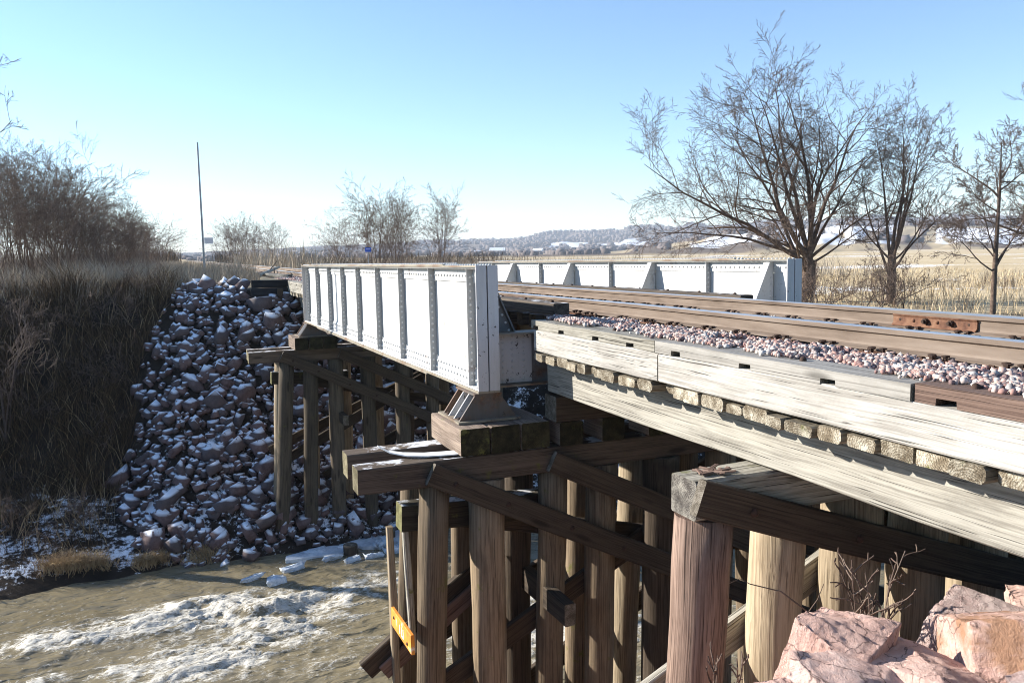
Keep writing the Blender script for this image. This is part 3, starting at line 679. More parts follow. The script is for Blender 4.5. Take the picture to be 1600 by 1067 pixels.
def bent(y, label, zt, rowgap=.66, tops=None, bots=None, mats=None, rear=None, zb=-9.0, far=False):
    e = empty('pile_bent', (0, 0, 0), label, 'bent', 'double pile bents under the girders')
    for k, (yy, x0) in enumerate(((y, 1.63), (y + rowgap, 1.66))):
        timber('cap', (x0, yy + .14, zt - .14), (9.2, yy + .14, zt - .14), .28, .275, 'capwood', e, n=6)
    for row, (yy, lst) in enumerate(((y + .14, tops), (y + rowgap + .14, rear))):
        for i, (xt, xb, d, mt) in enumerate(lst):
            pile('pile', (xt, yy, zt - .279), (xt + (xb - xt) * (zb - zt) / -2.3 * -1 if False else xt + (xb - xt) * 2.4, yy + .05, zb), d / 2, d / 2 * .86, mt, e)
    # sway braces bolted on the faces of the piles
    f = y - .06
    def brace(x0, z0, x1, z1, yy, h=.25, mt='dark'): timber('brace', (x0, yy, z0), (x1, yy, z1), .085, h, mt, e, n=4, up=(0, 0, 1))
    brace(2.36, zt - .12, 7.9, zt - 2.88, f, .25); brace(3.73, zt - .14, 8.6, zt - 2.55, f - .005 if False else f, .25)
    brace(2.30, zt - 2.75, 5.9, zt - .95, y + .36, .24); brace(2.1, zt - 2.6, 7.2, zt - .5, y + rowgap + .36, .25); brace(3.4, zt - 3.4, 8.6, zt - 1.0, y + rowgap + .36, .25)
    brace(2.6, zt - .75, 8.2, zt - 2.0, y + .50, .22)
    # bolts on the brace
    for (x, z) in ((2.62, zt - .25), (3.2, zt - .54), (3.95, zt - .91), (4.6, zt - 1.24)):
        V, F = domes([(x, f - .043, z)], (0, -1, 0), .03, .8); link('bolt', trimesh('bolt', V, F), 'iron', e)
    # girts and sash timbers
    timber('girt', (2.16, y + .50, zt - .70), (4.0, y + .50, zt - .78), .26, .30, 'girtwood', e, n=2)
    timber('girt', (3.74, y - .45, zt - 1.72), (3.72, y + 1.3, zt - 1.70), .14, .26, 'dark', e, n=2)
    return e
pl = 'pile'; pp = 'pilelight'
near_bent = bent(8.0, 'dark double row of timber piles under the near end of the span', -2.112,
     tops=[(2.45, 2.33, .32, pl), (3.045, 3.04, .40, pl), (3.83, 3.79, .34, pl), (4.45, 4.40, .36, pl), (5.24, 5.20, .45, 'dark'), (6.1, 6.1, .38, pl), (6.9, 6.95, .38, pl), (7.7, 7.9, .36, pl)],
     rear=[(2.42, 2.26, .30, pl), (3.02, 2.98, .30, pl), (3.69, 3.68, .36, 'dark'), (4.5, 4.48, .34, pl), (5.25, 5.15, .34, pp), (6.0, 6.05, .36, pl), (7.0, 7.1, .36, pl), (8.0, 8.2, .36, pl)])
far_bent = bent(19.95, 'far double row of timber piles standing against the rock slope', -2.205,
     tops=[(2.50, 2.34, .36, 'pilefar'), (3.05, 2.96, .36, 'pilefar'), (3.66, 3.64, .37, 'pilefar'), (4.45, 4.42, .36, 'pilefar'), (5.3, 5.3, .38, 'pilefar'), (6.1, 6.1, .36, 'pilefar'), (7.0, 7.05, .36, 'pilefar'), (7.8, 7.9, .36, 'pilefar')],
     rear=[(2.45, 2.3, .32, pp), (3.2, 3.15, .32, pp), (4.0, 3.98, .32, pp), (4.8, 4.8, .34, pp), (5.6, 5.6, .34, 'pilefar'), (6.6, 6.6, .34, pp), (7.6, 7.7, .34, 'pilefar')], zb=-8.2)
# loose boards and the orange marker on the near bent
timber('fender_plank', (2.21, 8.46, -2.93), (2.25, 8.42, -4.32), .07, .11, 'bleached_rough', near_bent, n=3)
timber('fender_plank', (2.08, 8.62, -2.95), (2.12, 8.60, -5.6), .08, .10, 'pilelight', near_bent, n=3)
o = timber('marker_board', (2.035, 8.40, -3.865), (2.03, 7.60, -3.835), .04, .21, 'orange', None, n=1, jit=0, ch=.006)
tag(o, 'small orange marker board beside the outermost pile above the river', 'board')
for (t, dy) in ((.13, 0.03), (.66, -.04)):
    V, F = domes([(t, -.021, dy)], (0, -1, 0), .02, .6); link('bolt', trimesh('bolt', V, F), 'iron', o)
mb = MB()
for x in (.36, .43, .50): mb.box(x, x + .022, -.0225, -.0205, -.05, .045)
mb.box(.44, .52, -.0228, -.0206, -.055, -.035)
mb.build('white_lettering', 'signwhite', o)
o = timber('loose_plank', (1.78, 8.72, -4.58), (3.4, 8.72, -3.45), .10, .24, 'dark', None, n=2); tag(o, 'dark plank end poking out lowest beside the outermost piles', 'plank')
o = timber('loose_plank', (1.96, 8.62, -4.60), (3.3, 8.62, -3.68), .05, .20, 'brown', None, n=2); tag(o, 'brown plank end poking out next to a darker one below the marker board', 'plank')
# bent white strip lying on the caps
pts = [(1.95, 8.47, -2.02), (2.05, 8.40, -2.075), (2.2, 8.31, -2.10), (2.4, 8.22, -2.105), (2.6, 8.16, -2.10), (2.85, 8.12, -2.095)]
mb = MB(); V = []; Fq = []
for i, p in enumerate(pts):
    wdt = .02 + .055 * min(1, i / 2.0)
    for (dy, dz) in ((-wdt, 0), (wdt, .004), (wdt, .016), (-wdt, .012)): V.append((p[0], p[1] + dy, p[2] + dz))
for i in range(len(pts) - 1):
    for k in range(4): Fq.append((i * 4 + k, i * 4 + (k + 1) % 4, i * 4 + 4 + (k + 1) % 4, i * 4 + 4 + k))
Fq += [(3, 2, 1, 0), tuple(len(V) - 4 + k for k in range(4))]
o = link('bent_strip', pym('bent_strip', V, Fq), 'strip'); tag(o, 'curved white strip lying on the cap beams below the girder bearing', 'strip')

# approach bent nearest the camera
ab = empty('pile_bent', (0, 0, 0), 'nearest single row of timber piles under the trestle, behind the pink boulders', 'bent')
timber('cap', (3.2, 4.685, -1.695), (8.1, 4.685, -1.695), .33, .305, 'bleached_rough', ab, n=5, jit=.006, ch=.02)
for (xt, xb, d, mt) in ((3.38, 3.24, .40, 'pilered'), (4.05, 3.97, .41, 'pilelight'), (4.74, 4.66, .48, 'pilelight'), (5.45, 5.36, .46, 'pilelight'), (6.1, 6.06, .48, 'pilelight'), (6.65, 6.65, .44, 'pile'), (7.4, 7.45, .42, 'pile')):
    pile('pile', (xt, 4.70, -1.85), (xb, 4.70, -5.6), d / 2, d / 2 * .92, mt, ab, 20, 10)
timber('brace', (3.17, 4.475, -1.64), (7.4, 4.475, -3.10), .09, .265, 'dark', ab, n=4)
timber('brace', (2.75, 4.95, -3.40), (7.2, 4.95, -1.42), .08, .25, 'bleached_rough', ab, n=4)
for (x, z) in ((3.6, -1.79), (4.55, -2.12)):
    V, F = domes([(x, 4.428, z)], (0, -1, 0), .035, .8); link('bolt', trimesh('bolt', V, F), 'iron', ab)
# splinters on the cap end
for i in range(9):
    o = timber('wood_chip', (rnd.uniform(3.28, 3.55), rnd.uniform(4.55, 4.8), -1.535), (rnd.uniform(3.28, 3.6), rnd.uniform(4.55, 4.8), -1.528), .03, .014, 'brown' if i % 3 else 'pilered', None, n=1, jit=.002, ch=.003)
    tag(o, 'reddish brown splinter on the nearest cap beam end', 'wood chip', 'splinters on the cap beam')
# timber sill and blocks that carry the deck at the girder bent
o = timber('sill_timber', (3.78, 8.06, -1.69), (7.7, 8.06, -1.69), .30, .29, 'dark', None, n=3); tag(o, 'dark cross timber carrying the trestle stringer ends beside the bearing', 'timber')
for i, x in enumerate((3.98, 4.50, 5.10, 5.80, 6.6, 7.3)):
    o = timber('sill_block', (x, 7.95, -1.973), (x, 8.4, -1.973), .30, .272, 'block', None, n=1)
    tag(o, ('first', 'second', 'third', 'fourth', 'fifth', 'sixth')[i] + ' block from the bearing under the dark cross timber', 'block', 'blocks under the cross timber')

# ------------------------------------------------------------------ timber ballast decks (near trestle, far approach)
def notch_plank(name, y0, y1, x0, x1, z0, z1, notches, mat, parent):
    """plank with drain notches cut in its underside; local x runs along it"""
    pl_ = [(y0, z1), (y0, z0)]
    for c in sorted(notches):
        if y0 + .07 < c < y1 - .07: pl_ += [(c - .062, z0), (c - .058, z0 + .038), (c + .058, z0 + .036), (c + .062, z0)]
    n = 5
    pl_ += [(y1, z0), (y1, z1)]
    for i in range(1, n): pl_.append((y1 + (y0 - y1) * i / n, z1 + rnd.uniform(-.006, .004)))
    b_ = MB(); b_.prism([(p[0] - y0, p[1] - z0) for p in pl_], 1, 0, x1 - x0)
    me = pym(name, b_.v, b_.f)
    bm = bmesh.new(); bm.from_mesh(me); bmesh.ops.recalc_face_normals(bm, faces=bm.faces); bm.to_mesh(me); bm.free()
    mw = Matrix(((0, 1, 0, x0), (1, 0, 0, y0), (0, 0, 1, z0), (0, 0, 0, 1)))
    # proper rotation: local x -> world y, local y -> world -x
    mw = Matrix(((0, -1, 0, x1), (1, 0, 0, y0), (0, 0, 1, z0), (0, 0, 0, 1)))
    return link(name, me, mat, parent, mw=mw)
def deck(label, y0, y1, dz, lower, upper, notches, xface=3.5):
    e = empty('timber_deck', (0, 0, 0), label, 'trestle deck')
    for i, x in enumerate((3.90, 4.45, 5.0, 5.6, 6.2, 6.75, 7.3)):
        timber('stringer', (x, y0, -1.337 + dz), (x, y1 + (.32 if i == 0 else .3), -1.337 + dz), .20, .40, 'stringer' if i == 0 else 'dark', e, n=10, jit=.004)
    y = y0; k = 0
    while y < y1 - .05:
        w = min(rnd.choice((.14, .17, .2, .2, .22, .25, .28)) * rnd.uniform(.93, 1.07), y1 - y)
        out = rnd.gauss(0, .018) - (.07 if rnd.random() < .12 else 0)
        h = .098 - (rnd.uniform(.01, .03) if rnd.random() < .4 else 0)
        timber('deck_plank', (xface + .004 - out, y + w / 2, -1.084 + dz - (0.098 - h) / 2), (7.72, y + w / 2, -1.084 + dz), w - rnd.choice((.002, .003, .004, .012)), h, 'plankend', e, n=2, ch=rnd.uniform(.006, .03), jit=.007)
        y += w; k += 1
    for (a, b, mt) in lower:
        timber('curb_timber', (xface + .125, a, -.917 + dz), (xface + .125, b, -.917 + dz), .25, .232, mt, e, n=8, jit=.003, ch=.01)
    for (a, b, mt) in upper:
        notch_plank('curb_cap', a, b, xface + rnd.uniform(.0, .01) + (.012 if mt == 'brown' else 0), xface + .265, -.799 + dz, -.708 + dz + (.006 if mt == 'brown' else 0), notches, mt, e)
    timber('curb_timber', (7.6, y0, -.917 + dz), (7.6, y1, -.917 + dz), .25, .232, 'bleached', e, n=4)
    timber('curb_cap', (7.6, y0, -.753 + dz), (7.6, y1, -.753 + dz), .25, .09, 'bleached', e, n=4)
    return e
deck('near timber trestle deck with bleached curb timbers and mossy plank ends', -1.6, 7.86, 0,
     [(5.497, 7.87, 'bleached'), (-1.6, 5.485, 'bleached')], [(5.535, 7.92, 'bleached_rough'), (3.10, 5.525, 'bleached'), (-1.6, 3.088, 'brown')],
     (7.81, 7.21, 6.51, 5.91, 5.44 - .2, 4.43, 3.68, 2.9, 2.1))
deck('far timber trestle deck behind the far end of the white girder', 21.1, 27.1, -.06, [(21.0, 24.2, 'bleached'), (24.22, 27.1, 'bleached_rough')], [(21.0, 23.4, 'bleached'), (23.42, 27.1, 'bleached_rough')], (21.6, 22.5, 23.2, 24, 25, 26))
V, F = domes([(3.64, 2.33, -.702), (3.66, 4.06, -.708), (3.64, 6.2, -.708)], (0, 0, 1), .022, .9)
for p in ((3.63, 2.83, -.702), (3.66, 4.06, -.708), (3.64, 6.4, -.708)):
    V, F = domes([p], (0, 0, 1), .024, 1.2); o = link('drift_bolt', trimesh('drift_bolt', V, F), 'iron'); tag(o, 'rusty bolt head standing on the curb timber', 'bolt', 'bolts on the curb')
# far abutment bulkhead
e = empty('abutment_bulkhead', (2.4, 27.0, -1.75), 'black timber bulkhead at the far end of the bridge above the rocks', 'bulkhead')
for i in range(4):
    timber('bulkhead_plank', (-.02 + rnd.uniform(-.02, .02), 0, .14 + i * .255), (1.12, 0, .14 + i * .255), .10, .25, 'black', e, n=1)
timber('post', (.84, -.14, 0), (.84, -.14, .74), .18, .16, 'dark', e, n=1)
timber('bulkhead_plank', (.7, -.25, -.06), (1.3, -.25, -.06), .25, .16, 'black', e, n=1)

# ------------------------------------------------------------------ track
DROP = lambda y: -.06 * float(np.clip((y - 8.0) / 12.5, 0, 1))
prof = [(-.070, 0), (.070, 0), (.070, .010), (.014, .028), (.009, .045), (.009, .115), (.033, .128), (.036, .162), (.028, .170), (-.028, .170), (-.036, .162), (-.033, .128), (-.009, .115), (-.009, .045), (-.014, .028), (-.070, .010)]
def rail(x, label):
    ys = [-3, 0, 4, 8, 10, 13, 17, 20.5, 24, 30, 45, 80, 140, 260]
    V, F, mi = [], [], []
    n = len(prof)
    for y in ys:
        for (a, b_) in prof: V.append((x + a, y, -.765 + b_ + DROP(y)))
    for i in range(len(ys) - 1):
        for k in range(n):
            j = (k + 1) % n; F.append((i * n + k, i * n + n + k, i * n + n + j, i * n + j)); mi.append(1 if k in (8, 9) or k == 7 else 0)
    F = [f[::-1] for f in F]
    F.append(tuple(range(n))); mi.append(0); F.append(tuple(len(V) - n + k for k in range(n))[::-1]); mi.append(0)
    me = pym('rail', V, F); me.materials.append(M['rail']); me.materials.append(M['railhead']); me.polygons.foreach_set('material_index', mi)
    bm = bmesh.new(); bm.from_mesh(me); bmesh.ops.recalc_face_normals(bm, faces=bm.faces); bm.to_mesh(me); bm.free()
    o = link('rail', me); tag(o, label, 'rail', 'the two running rails'); return o
r_near = rail(4.85, 'nearer of the two rusty rails of the track'); r_far = rail(6.35, 'farther rusty rail with a bolted joint bar at the right')
def joint(parent, x, y0, y1, z):
    k = MB(); s = -1
    k.prism([(x - .012, z + .048), (x - .034, z + .032), (x - .048, z + .022), (x - .05, z + .030), (x - .028, z + .052), (x - .028, z + .105), (x - .040, z + .122), (x - .034, z + .127), (x - .012, z + .114)], 1, y0, y1)
    j = k.build('joint_bar', 'jointbar', parent)
    L = y1 - y0
    for i, t in enumerate((.09, .26, .42, .55, .72, .91)):
        yy = y1 - L * t
        if i in (0, 5):
            V, F = domes([(x - .0285, yy, z + .08)], (-1, 0, 0), .014, .15, 8); link('bolt_hole', trimesh('bolt_hole', V, F), 'iron', j); continue
        if i in (1, 3):
            V, F = domes([(x - .028, yy, z + .08)], (-1, 0, 0), .019, .8, 8); link('bolt_head', trimesh('bolt_head', V, F), 'jointbar', j); continue
        an = [(.028 * math.cos(a), .028 * math.sin(a)) for a in np.arange(6) * math.pi / 3]
        MB().prism([(yy + a, z + .08 + b_) for a, b_ in an], 0, x - .060, x - .028).prism([(yy + a * .55, z + .08 + b_ * .55) for a, b_ in an], 0, x - .082, x - .060).build('nut', 'iron', j)
joint(r_far, 6.35, 4.94, 5.82, -.765); joint(r_near, 4.85, 11.1, 12.0, -.785)
# ties with plates and spikes
def make_tie():
    e = empty('railroad_tie', (0, 0, 0))
    timber('timber', (-1.28, 0, -.09), (1.28, 0, -.09), .22, .18, 'tie', e, n=3, jit=.004)
    for s in (-1, 1):
        xr = s * .75
        p = MB().box(xr - .17, xr + .17, -.09, .09, .001, .014).build('tie_plate', 'jointbar', e)
        sp = MB()
        for a, b_ in ((-.088, -.055), (-.088, .05), (.088, .0), (-.145, .0)):
            sp.box(xr + a - .011, xr + a + .011, b_ - .011, b_ + .011, .0, .036); sp.box(xr + a - .02, xr + a + .024, b_ - .017, b_ + .017, .036, .048)
        sp.build('spikes', 'iron', p, 'stuff')
        for yb in (-.15, .14):
            MB().box(xr - .10, xr - .07, yb - .02, yb + .02, -.04, .022).box(xr - .10, xr + .09, yb - .016, yb + .016, -.04, -.004).build('rail_anchor', 'iron', e)
    return e
proto = make_tie(); first = True
def copy_tree(o, parent=None):
    c = o.copy(); C.objects.link(c); c.parent = parent
    if parent is not None: c.matrix_parent_inverse.identity()
    for ch in list(o.children): copy_tree(ch, c)
    return c
ty = list(np.arange(-1.2, 8.3, .52)) + list(np.arange(8.95, 20.9, .40)) + list(np.arange(21.3, 48, .53))
cnt = [0, 0, 0]
for y in ty:
    t = proto if first else copy_tree(proto); first = False
    t.location = (5.6 + rnd.uniform(-.03, .03), y + rnd.uniform(-.02, .02), -.781 + DROP(y)); t.rotation_euler.z = rnd.uniform(-.012, .012)
    if y < 8.5: tag(t, 'tie sunk in the near trestle ballast, ' + ORD[18 - cnt[0]] + ' from the girder span', 'tie', 'ties on the near trestle'); cnt[0] += 1
    elif y < 21: tag(t, 'dark tie on the girder span, ' + ORD[cnt[1]] + ' from the near trestle', 'tie', 'ties on the span'); cnt[1] += 1
    else: tag(t, 'weathered tie beyond the bridge, ' + ORD[cnt[2]] + ' from the far girder end', 'tie', 'ties beyond the bridge'); cnt[2] += 1
# guard timbers on the span
for i, x in enumerate((4.26, 6.94)):
    o = empty('guard_timber', (0, 0, 0), ('nearer' if i == 0 else 'farther') + ' dark guard timber bolted along the tie ends of the span', 'timber', 'guard timbers on the span')
    timber('timber', (x, 8.75, -.675), (x, 20.9, -.735), .22, .15, 'tie', o, n=8)
    for y in np.arange(9.0, 20.5, .8):
        V, F = domes([(x, y, -.599 + DROP(y))], (0, 0, 1), .026, 1.0); link('bolt', trimesh('bolt', V, F), 'iron', o)
# ballast bed sheets and stones
def bed(name, x0, x1, y0, y1, dz, step=.09):
    xs = np.arange(x0, x1 + 1e-6, step); ysn = np.arange(y0, y1 + 1e-6, step if y1 < 12 else step * 2)
    X_, Y_ = np.meshgrid(xs, ysn)
    Z_ = bedz(X_, Y_) + dz
    I = np.arange(X_.size).reshape(X_.shape); F = np.stack([I[:-1, :-1], I[:-1, 1:], I[1:, 1:], I[1:, :-1]], -1).reshape(-1, 4)
    return link(name, trimesh(name, np.stack([X_, Y_, Z_], -1).reshape(-1, 3), F, True), 'ballastbed', kind='structure')
def bedz(x, y): return -.800 + .045 * sstep(4.75, 4.2, x) - .03 * sstep(4.0, 3.77, x) + .05 * (fbm(x * 3, y * 3, 8) - .5)
bed('ballast_bed', 3.768, 7.48, -1.5, 8.15, 0); bed('ballast_bed', 3.768, 7.48, 21.0, 60, -.06)
stones = [hull_rock(300 + i, 10, 1, .85, .7) for i in range(8)]
def ballast(n, y0, y1, dz, s0, s1, x0=3.78, x1=7.42):
    r = np.random.default_rng(int(y0 * 10) + 99)
    x = np.where(r.random(n) < .62, r.uniform(x0, 4.80, n), r.uniform(4.8, x1, n)); y = r.uniform(y0, y1, n)
    hide = (np.abs(x - 4.85) < .085) | (np.abs(x - 6.35) < .085); x, y = x[~hide], y[~hide]
    pt = (fbm(x * 1.3, y * 1.1, 91) > .40); x, y = x[pt], y[pt]
    s = r.uniform(s0, s1, len(x)); tie = np.zeros(len(x), bool)
    for t in ty: tie |= (np.abs(y - t) < .12) & (x > 4.32) & (x < 6.88)
    k = ~(tie & (r.random(len(x)) < .85)); x, y, s = x[k], y[k], s[k]
    z = bedz(x, y) + dz + s * r.uniform(.1, .55, len(x))
    return scatter(stones, np.stack([x, y, z], 1), s, r)
V, F = ballast(26000, -1.4, 8.15, 0, .016, .042)
r_ = np.random.default_rng(77); n_ = 5200; x_ = 3.79 - np.abs(r_.normal(0, .062, n_)); y_ = r_.uniform(-1.4, 7.9, n_); k_ = (fbm(x_ * 0 + 3, y_ * 1.6, 23) > .40) & (x_ > 3.56); x_, y_ = x_[k_], y_[k_]; s_ = r_.uniform(.012, .034, len(x_))
V, F = join([(V, F), scatter(stones, np.stack([x_, y_, -.704 + s_ * .4 + np.clip(x_ - 3.72, 0, 1) * .2], 1), s_, r_)])
o = link('ballast_stones', trimesh('ballast_stones', V, F), 'ballast', kind='stuff'); tag(o, 'pink and grey crushed stone ballast beside the near rails', 'ballast')
V, F = ballast(9000, 21.1, 44, -.06, .03, .07)
o = link('ballast_stones', trimesh('ballast_stones', V, F), 'ballast', kind='stuff'); tag(o, 'reddish ballast along the track beyond the bridge', 'ballast')

# ------------------------------------------------------------------ riprap on the far bank
r3 = np.random.default_rng(11)
cells = []
for yy in np.arange(19.4, 28.6, .24):
    for xx in np.arange(-2.2, 8.4, .24):
        x = xx + r3.uniform(-.16, .16); y = yy + r3.uniform(-.16, .16)
        left = np.interp(y, [19.4, 20.6, 22, 23.5, 25.5, 27.2, 28.6], [.4, -1.1, -1.35, -1.15, -.8, .1, .7]) + 1.1 * (vnoise(np.array(y * 1.3), np.array(3.), 5) - .5)
        if x < left: continue
        if y > 26.9 and 2.2 < x < 8.2: continue
        if y > 27.6 and x > 2.0: continue
        if y < 20.0 and r3.random() < .55: continue
        cells.append((x, y))
cells = np.array(cells); cz = ground(cells[:, 0], cells[:, 1])
size = np.clip(r3.lognormal(-1.68, .50, len(cells)), .10, .50)
base_rocks = [hull_rock(500 + i, 10 + i % 2, 1.0, r3.uniform(.55, 1.0), r3.uniform(.35, .8)) for i in range(16)]
posn = np.stack([cells[:, 0], cells[:, 1], cz + size * .16 + .05], 1)
vis = size * np.where(cells[:, 0] < 4.6, 1, .3) / (cells[:, 1])
order = np.argsort(-vis)
big, rest = order[:300], order[300:]
rme = [trimesh('riprap_rock', v, f) for v, f in base_rocks]
for m_ in rme: m_.materials.append(M['riprap'])
for i in big:
    o = link('riprap_rock', rme[int(r3.integers(0, 16))]); o.location = posn[i]; s = float(size[i]); o.scale = (s, s * r3.uniform(.8, 1.1), s * r3.uniform(.8, 1.15))
    o.rotation_euler = (r3.uniform(-1.1, 1.1), r3.uniform(-1.1, 1.1), r3.uniform(0, 6.28))
    px, py = float(posn[i][0]), float(posn[i][1])
    sz_ = 'big' if s > .40 else 'medium' if s > .28 else 'small'
    lv = 'near the water' if py < 21.2 else 'low on the slope' if py < 22.8 else 'halfway up the slope' if py < 24.6 else 'high on the slope' if py < 26.3 else 'at the top of the slope'
    sd = 'beside the dark weeds' if px < -.2 else 'in the open middle' if px < 1.2 else 'just left of the far piles' if px < 2.2 else 'behind the far piles'
    tag(o, f'{sz_} snow dusted rock {lv}, {sd}', 'rock', 'riprap rocks on the far bank')
fill = np.stack([r3.uniform(-1.2, 8.0, 1500), r3.uniform(19.6, 28.0, 1500)], 1)
lf = np.interp(fill[:, 1], [19.4, 20.6, 22, 23.5, 25.5, 27.2, 28.6], [.4, -1.1, -1.35, -1.15, -.8, .1, .7]); ok = (fill[:, 0] > lf) & ~((fill[:, 1] > 26.8) & (fill[:, 0] > 2.2)); fill = fill[ok]
fz = ground(fill[:, 0], fill[:, 1]); fsz = r3.uniform(.10, .24, len(fill))
V, F = join([scatter(base_rocks, posn[rest], size[rest], r3, 1.1), scatter(base_rocks, np.stack([fill[:, 0], fill[:, 1], fz + .04], 1), fsz, r3, .8)])
o = link('riprap_fill', trimesh('riprap_fill', V, F), 'riprap', kind='stuff'); tag(o, 'smaller broken stones packed between the rocks of the far slope', 'rubble')

# ------------------------------------------------------------------ pink boulders beside the camera
def boulder(loc, dims, rotz, mat, label, seed, tilt=(0, 0)):
    v, f = hull_rock(seed, 13, 1, 1, 1)
    bm = bmesh.new(); vs_ = [bm.verts.new(p) for p in v]
    for t in f: bm.faces.new([vs_[k] for k in t])
    ed = [e for e in bm.edges]
    bmesh.ops.bevel(bm, geom=ed, offset=.014, segments=2, profile=.6, affect='EDGES', clamp_overlap=True)
    bmesh.ops.triangulate(bm, faces=bm.faces)
    for _ in range(5):
        long = [e for e in bm.edges if e.calc_length() > .05]
        if not long: break
        bmesh.ops.subdivide_edges(bm, edges=long, cuts=1)
        bmesh.ops.triangulate(bm, faces=bm.faces)
    bm.normal_update()
    co = np.array([q.co[:] for q in bm.verts]); no = np.array([q.normal[:] for q in bm.verts])
    d = .035 * (fbm(co[:, 0] * 2.2 + seed, co[:, 1] * 2.2 + co[:, 2] * 1.7, seed, 3) - .5) + .045 * (fbm(co[:, 0] * 9 + co[:, 2] * 5, co[:, 1] * 7 - co[:, 2] * 4, seed + 3, 4) - .5)
    ledge = np.floor((co[:, 2] * .8 + co[:, 0] * .5 + .15 * fbm(co[:, 0] * 3, co[:, 1] * 3, seed + 8, 2)) * 7) / 7
    d += .035 * (_h(ledge * 70, ledge * 0 + seed, 4) - .5)
    for q, k, nn in zip(bm.verts, d, no): q.co += Vector(nn * k)
    me = bpy.data.meshes.new('boulder'); bm.to_mesh(me); bm.free(); me.materials.append(M[mat]); me.polygons.foreach_set('use_smooth', [True] * len(me.polygons))
    o = link('boulder', me); o.location = loc; o.scale = dims; o.rotation_euler = (tilt[0], tilt[1], rotz)
    return tag(o, label, 'boulder', 'pink boulders on the near bank')
boulder((2.92, 3.02, -2.14), (.31, .36, .55), .4, 'boulder', 'pointed pink boulder leaning in front of the second pile', 811, (.2, .3))
boulder((3.72, 2.60, -2.16), (.66, .52, .54), .9, 'boulder_orange', 'large orange stained boulder at the right edge of the bank', 823, (-.2, .25))
boulder((3.98, 3.10, -2.20), (.34, .32, .34), .3, 'boulder_pale', 'pale pink boulder behind the large orange stained one', 837)
boulder((4.55, 2.95, -2.18), (.46, .36, .34), 2.2, 'boulder', 'small pink boulder top by the frame edge under the trestle', 841)
boulder((2.86, 2.52, -2.28), (.70, .55, .46), 1.8, 'boulder', 'broad flat pink boulder at the bottom edge of the bank', 857, (.1, -.15))
boulder((3.22, 2.76, -2.20), (.50, .42, .44), .2, 'boulder', 'pink boulder wedged between the pointed and the orange stained boulders', 861)
boulder((3.42, 2.02, -2.02), (.46, .38, .46), 2.9, 'boulder_pale', 'whitish boulder in the bottom right corner', 877, (.3, .1))
boulder((2.14, 2.66, -2.21), (.52, .44, .36), 1.2, 'boulder', 'low pink boulder lying farthest out at the foot of the reddish pile', 881)
boulder((2.46, 2.66, -2.24), (.28, .28, .28), .5, 'boulder_pale', 'small grey pink stone beside the low pink boulder', 887)
boulder((3.34, 3.05, -2.30), (.44, .36, .36), 1.5, 'boulder', 'pink boulder in the gap under the weed stems', 893)
boulder((2.40, 2.98, -2.30), (.26, .24, .24), 1.1, 'boulder', 'small pink rock between the reddish pile and the pointed boulder', 929)
boulder((3.12, 2.36, -2.14), (.26, .24, .24), .8, 'boulder', 'small bright pink rock at the bottom edge in front of the wedged boulder', 907)
boulder((2.62, 2.86, -2.26), (.24, .22, .24), 2.0, 'boulder', 'small pink rock at the left foot of the pointed boulder', 911)
boulder((3.40, 2.44, -2.12), (.24, .20, .22), 2.4, 'boulder_pale', 'small pale rock against the orange stained boulder', 919)
v_, f_ = join([scatter(base_rocks, np.stack([a, bb, ground(a, bb) + .03], 1), np.random.default_rng(3).uniform(.12, .36, 500), np.random.default_rng(4)) for a, bb in [(np.random.default_rng(1).uniform(1.0, 7.5, 500), np.random.default_rng(2).uniform(2.1, 7.2, 500))]])
o = link('bank_rubble', trimesh('bank_rubble', v_, f_), 'boulder', kind='stuff'); tag(o, 'broken pink stone covering the near bank under the trestle', 'rubble')

# ------------------------------------------------------------------ ice and stumps at the far water edge
ix_ = [2.25, 1.80, 1.35, 3.15, 3.55, 4.05, 4.55, 4.95, 4.4, 5.5, 2.9]
icev = [hull_rock(700 + i, 16, 1, .75, .5) for i in range(6)]
for i, (x, y, sx, sy, sz, rz) in enumerate(((2.25, 18.45, .55, .16, .12, .35), (1.80, 17.85, .36, .24, .17, .2), (1.35, 18.25, .50, .10, .10, .4), (3.15, 18.75, .45, .16, .10, .2), (3.55, 18.35, .34, .17, .15, .3), (4.05, 18.35, .40, .18, .17, .2), (4.55, 18.55, .42, .20, .17, .1), (4.95, 18.85, .40, .22, .2, .2), (4.4, 19.1, .4, .25, .22, .6), (5.5, 18.9, .5, .26, .2, .1), (2.9, 19.3, .5, .25, .10, .2))):
    v, f = icev[i % 6]; bm = bmesh.new(); q = [bm.verts.new(p) for p in v]; [bm.faces.new([q[k] for k in t]) for t in f]
    bmesh.ops.subdivide_edges(bm, edges=bm.edges[:], cuts=2, use_grid_fill=True, smooth=.6); bmesh.ops.triangulate(bm, faces=bm.faces)
    for w in bm.verts: w.co += Vector([rnd.gauss(0, .06) for _ in range(3)])
    me = bpy.data.meshes.new('ice_chunk'); bm.to_mesh(me); bm.free(); me.polygons.foreach_set('use_smooth', [True] * len(me.polygons)); me.materials.append(M['ice'])
    o = link('ice_chunk', me); o.location = (x, y, WATER + .04); o.scale = (sx * .9, sy * 1.1, sz * 2.0); o.rotation_euler.z = rz
    tag(o, 'lump of snowy ice by the rapids, ' + ORD[sorted(ix_).index(x)] + ' from the left along the far water edge', 'ice', 'ice along the far water edge')
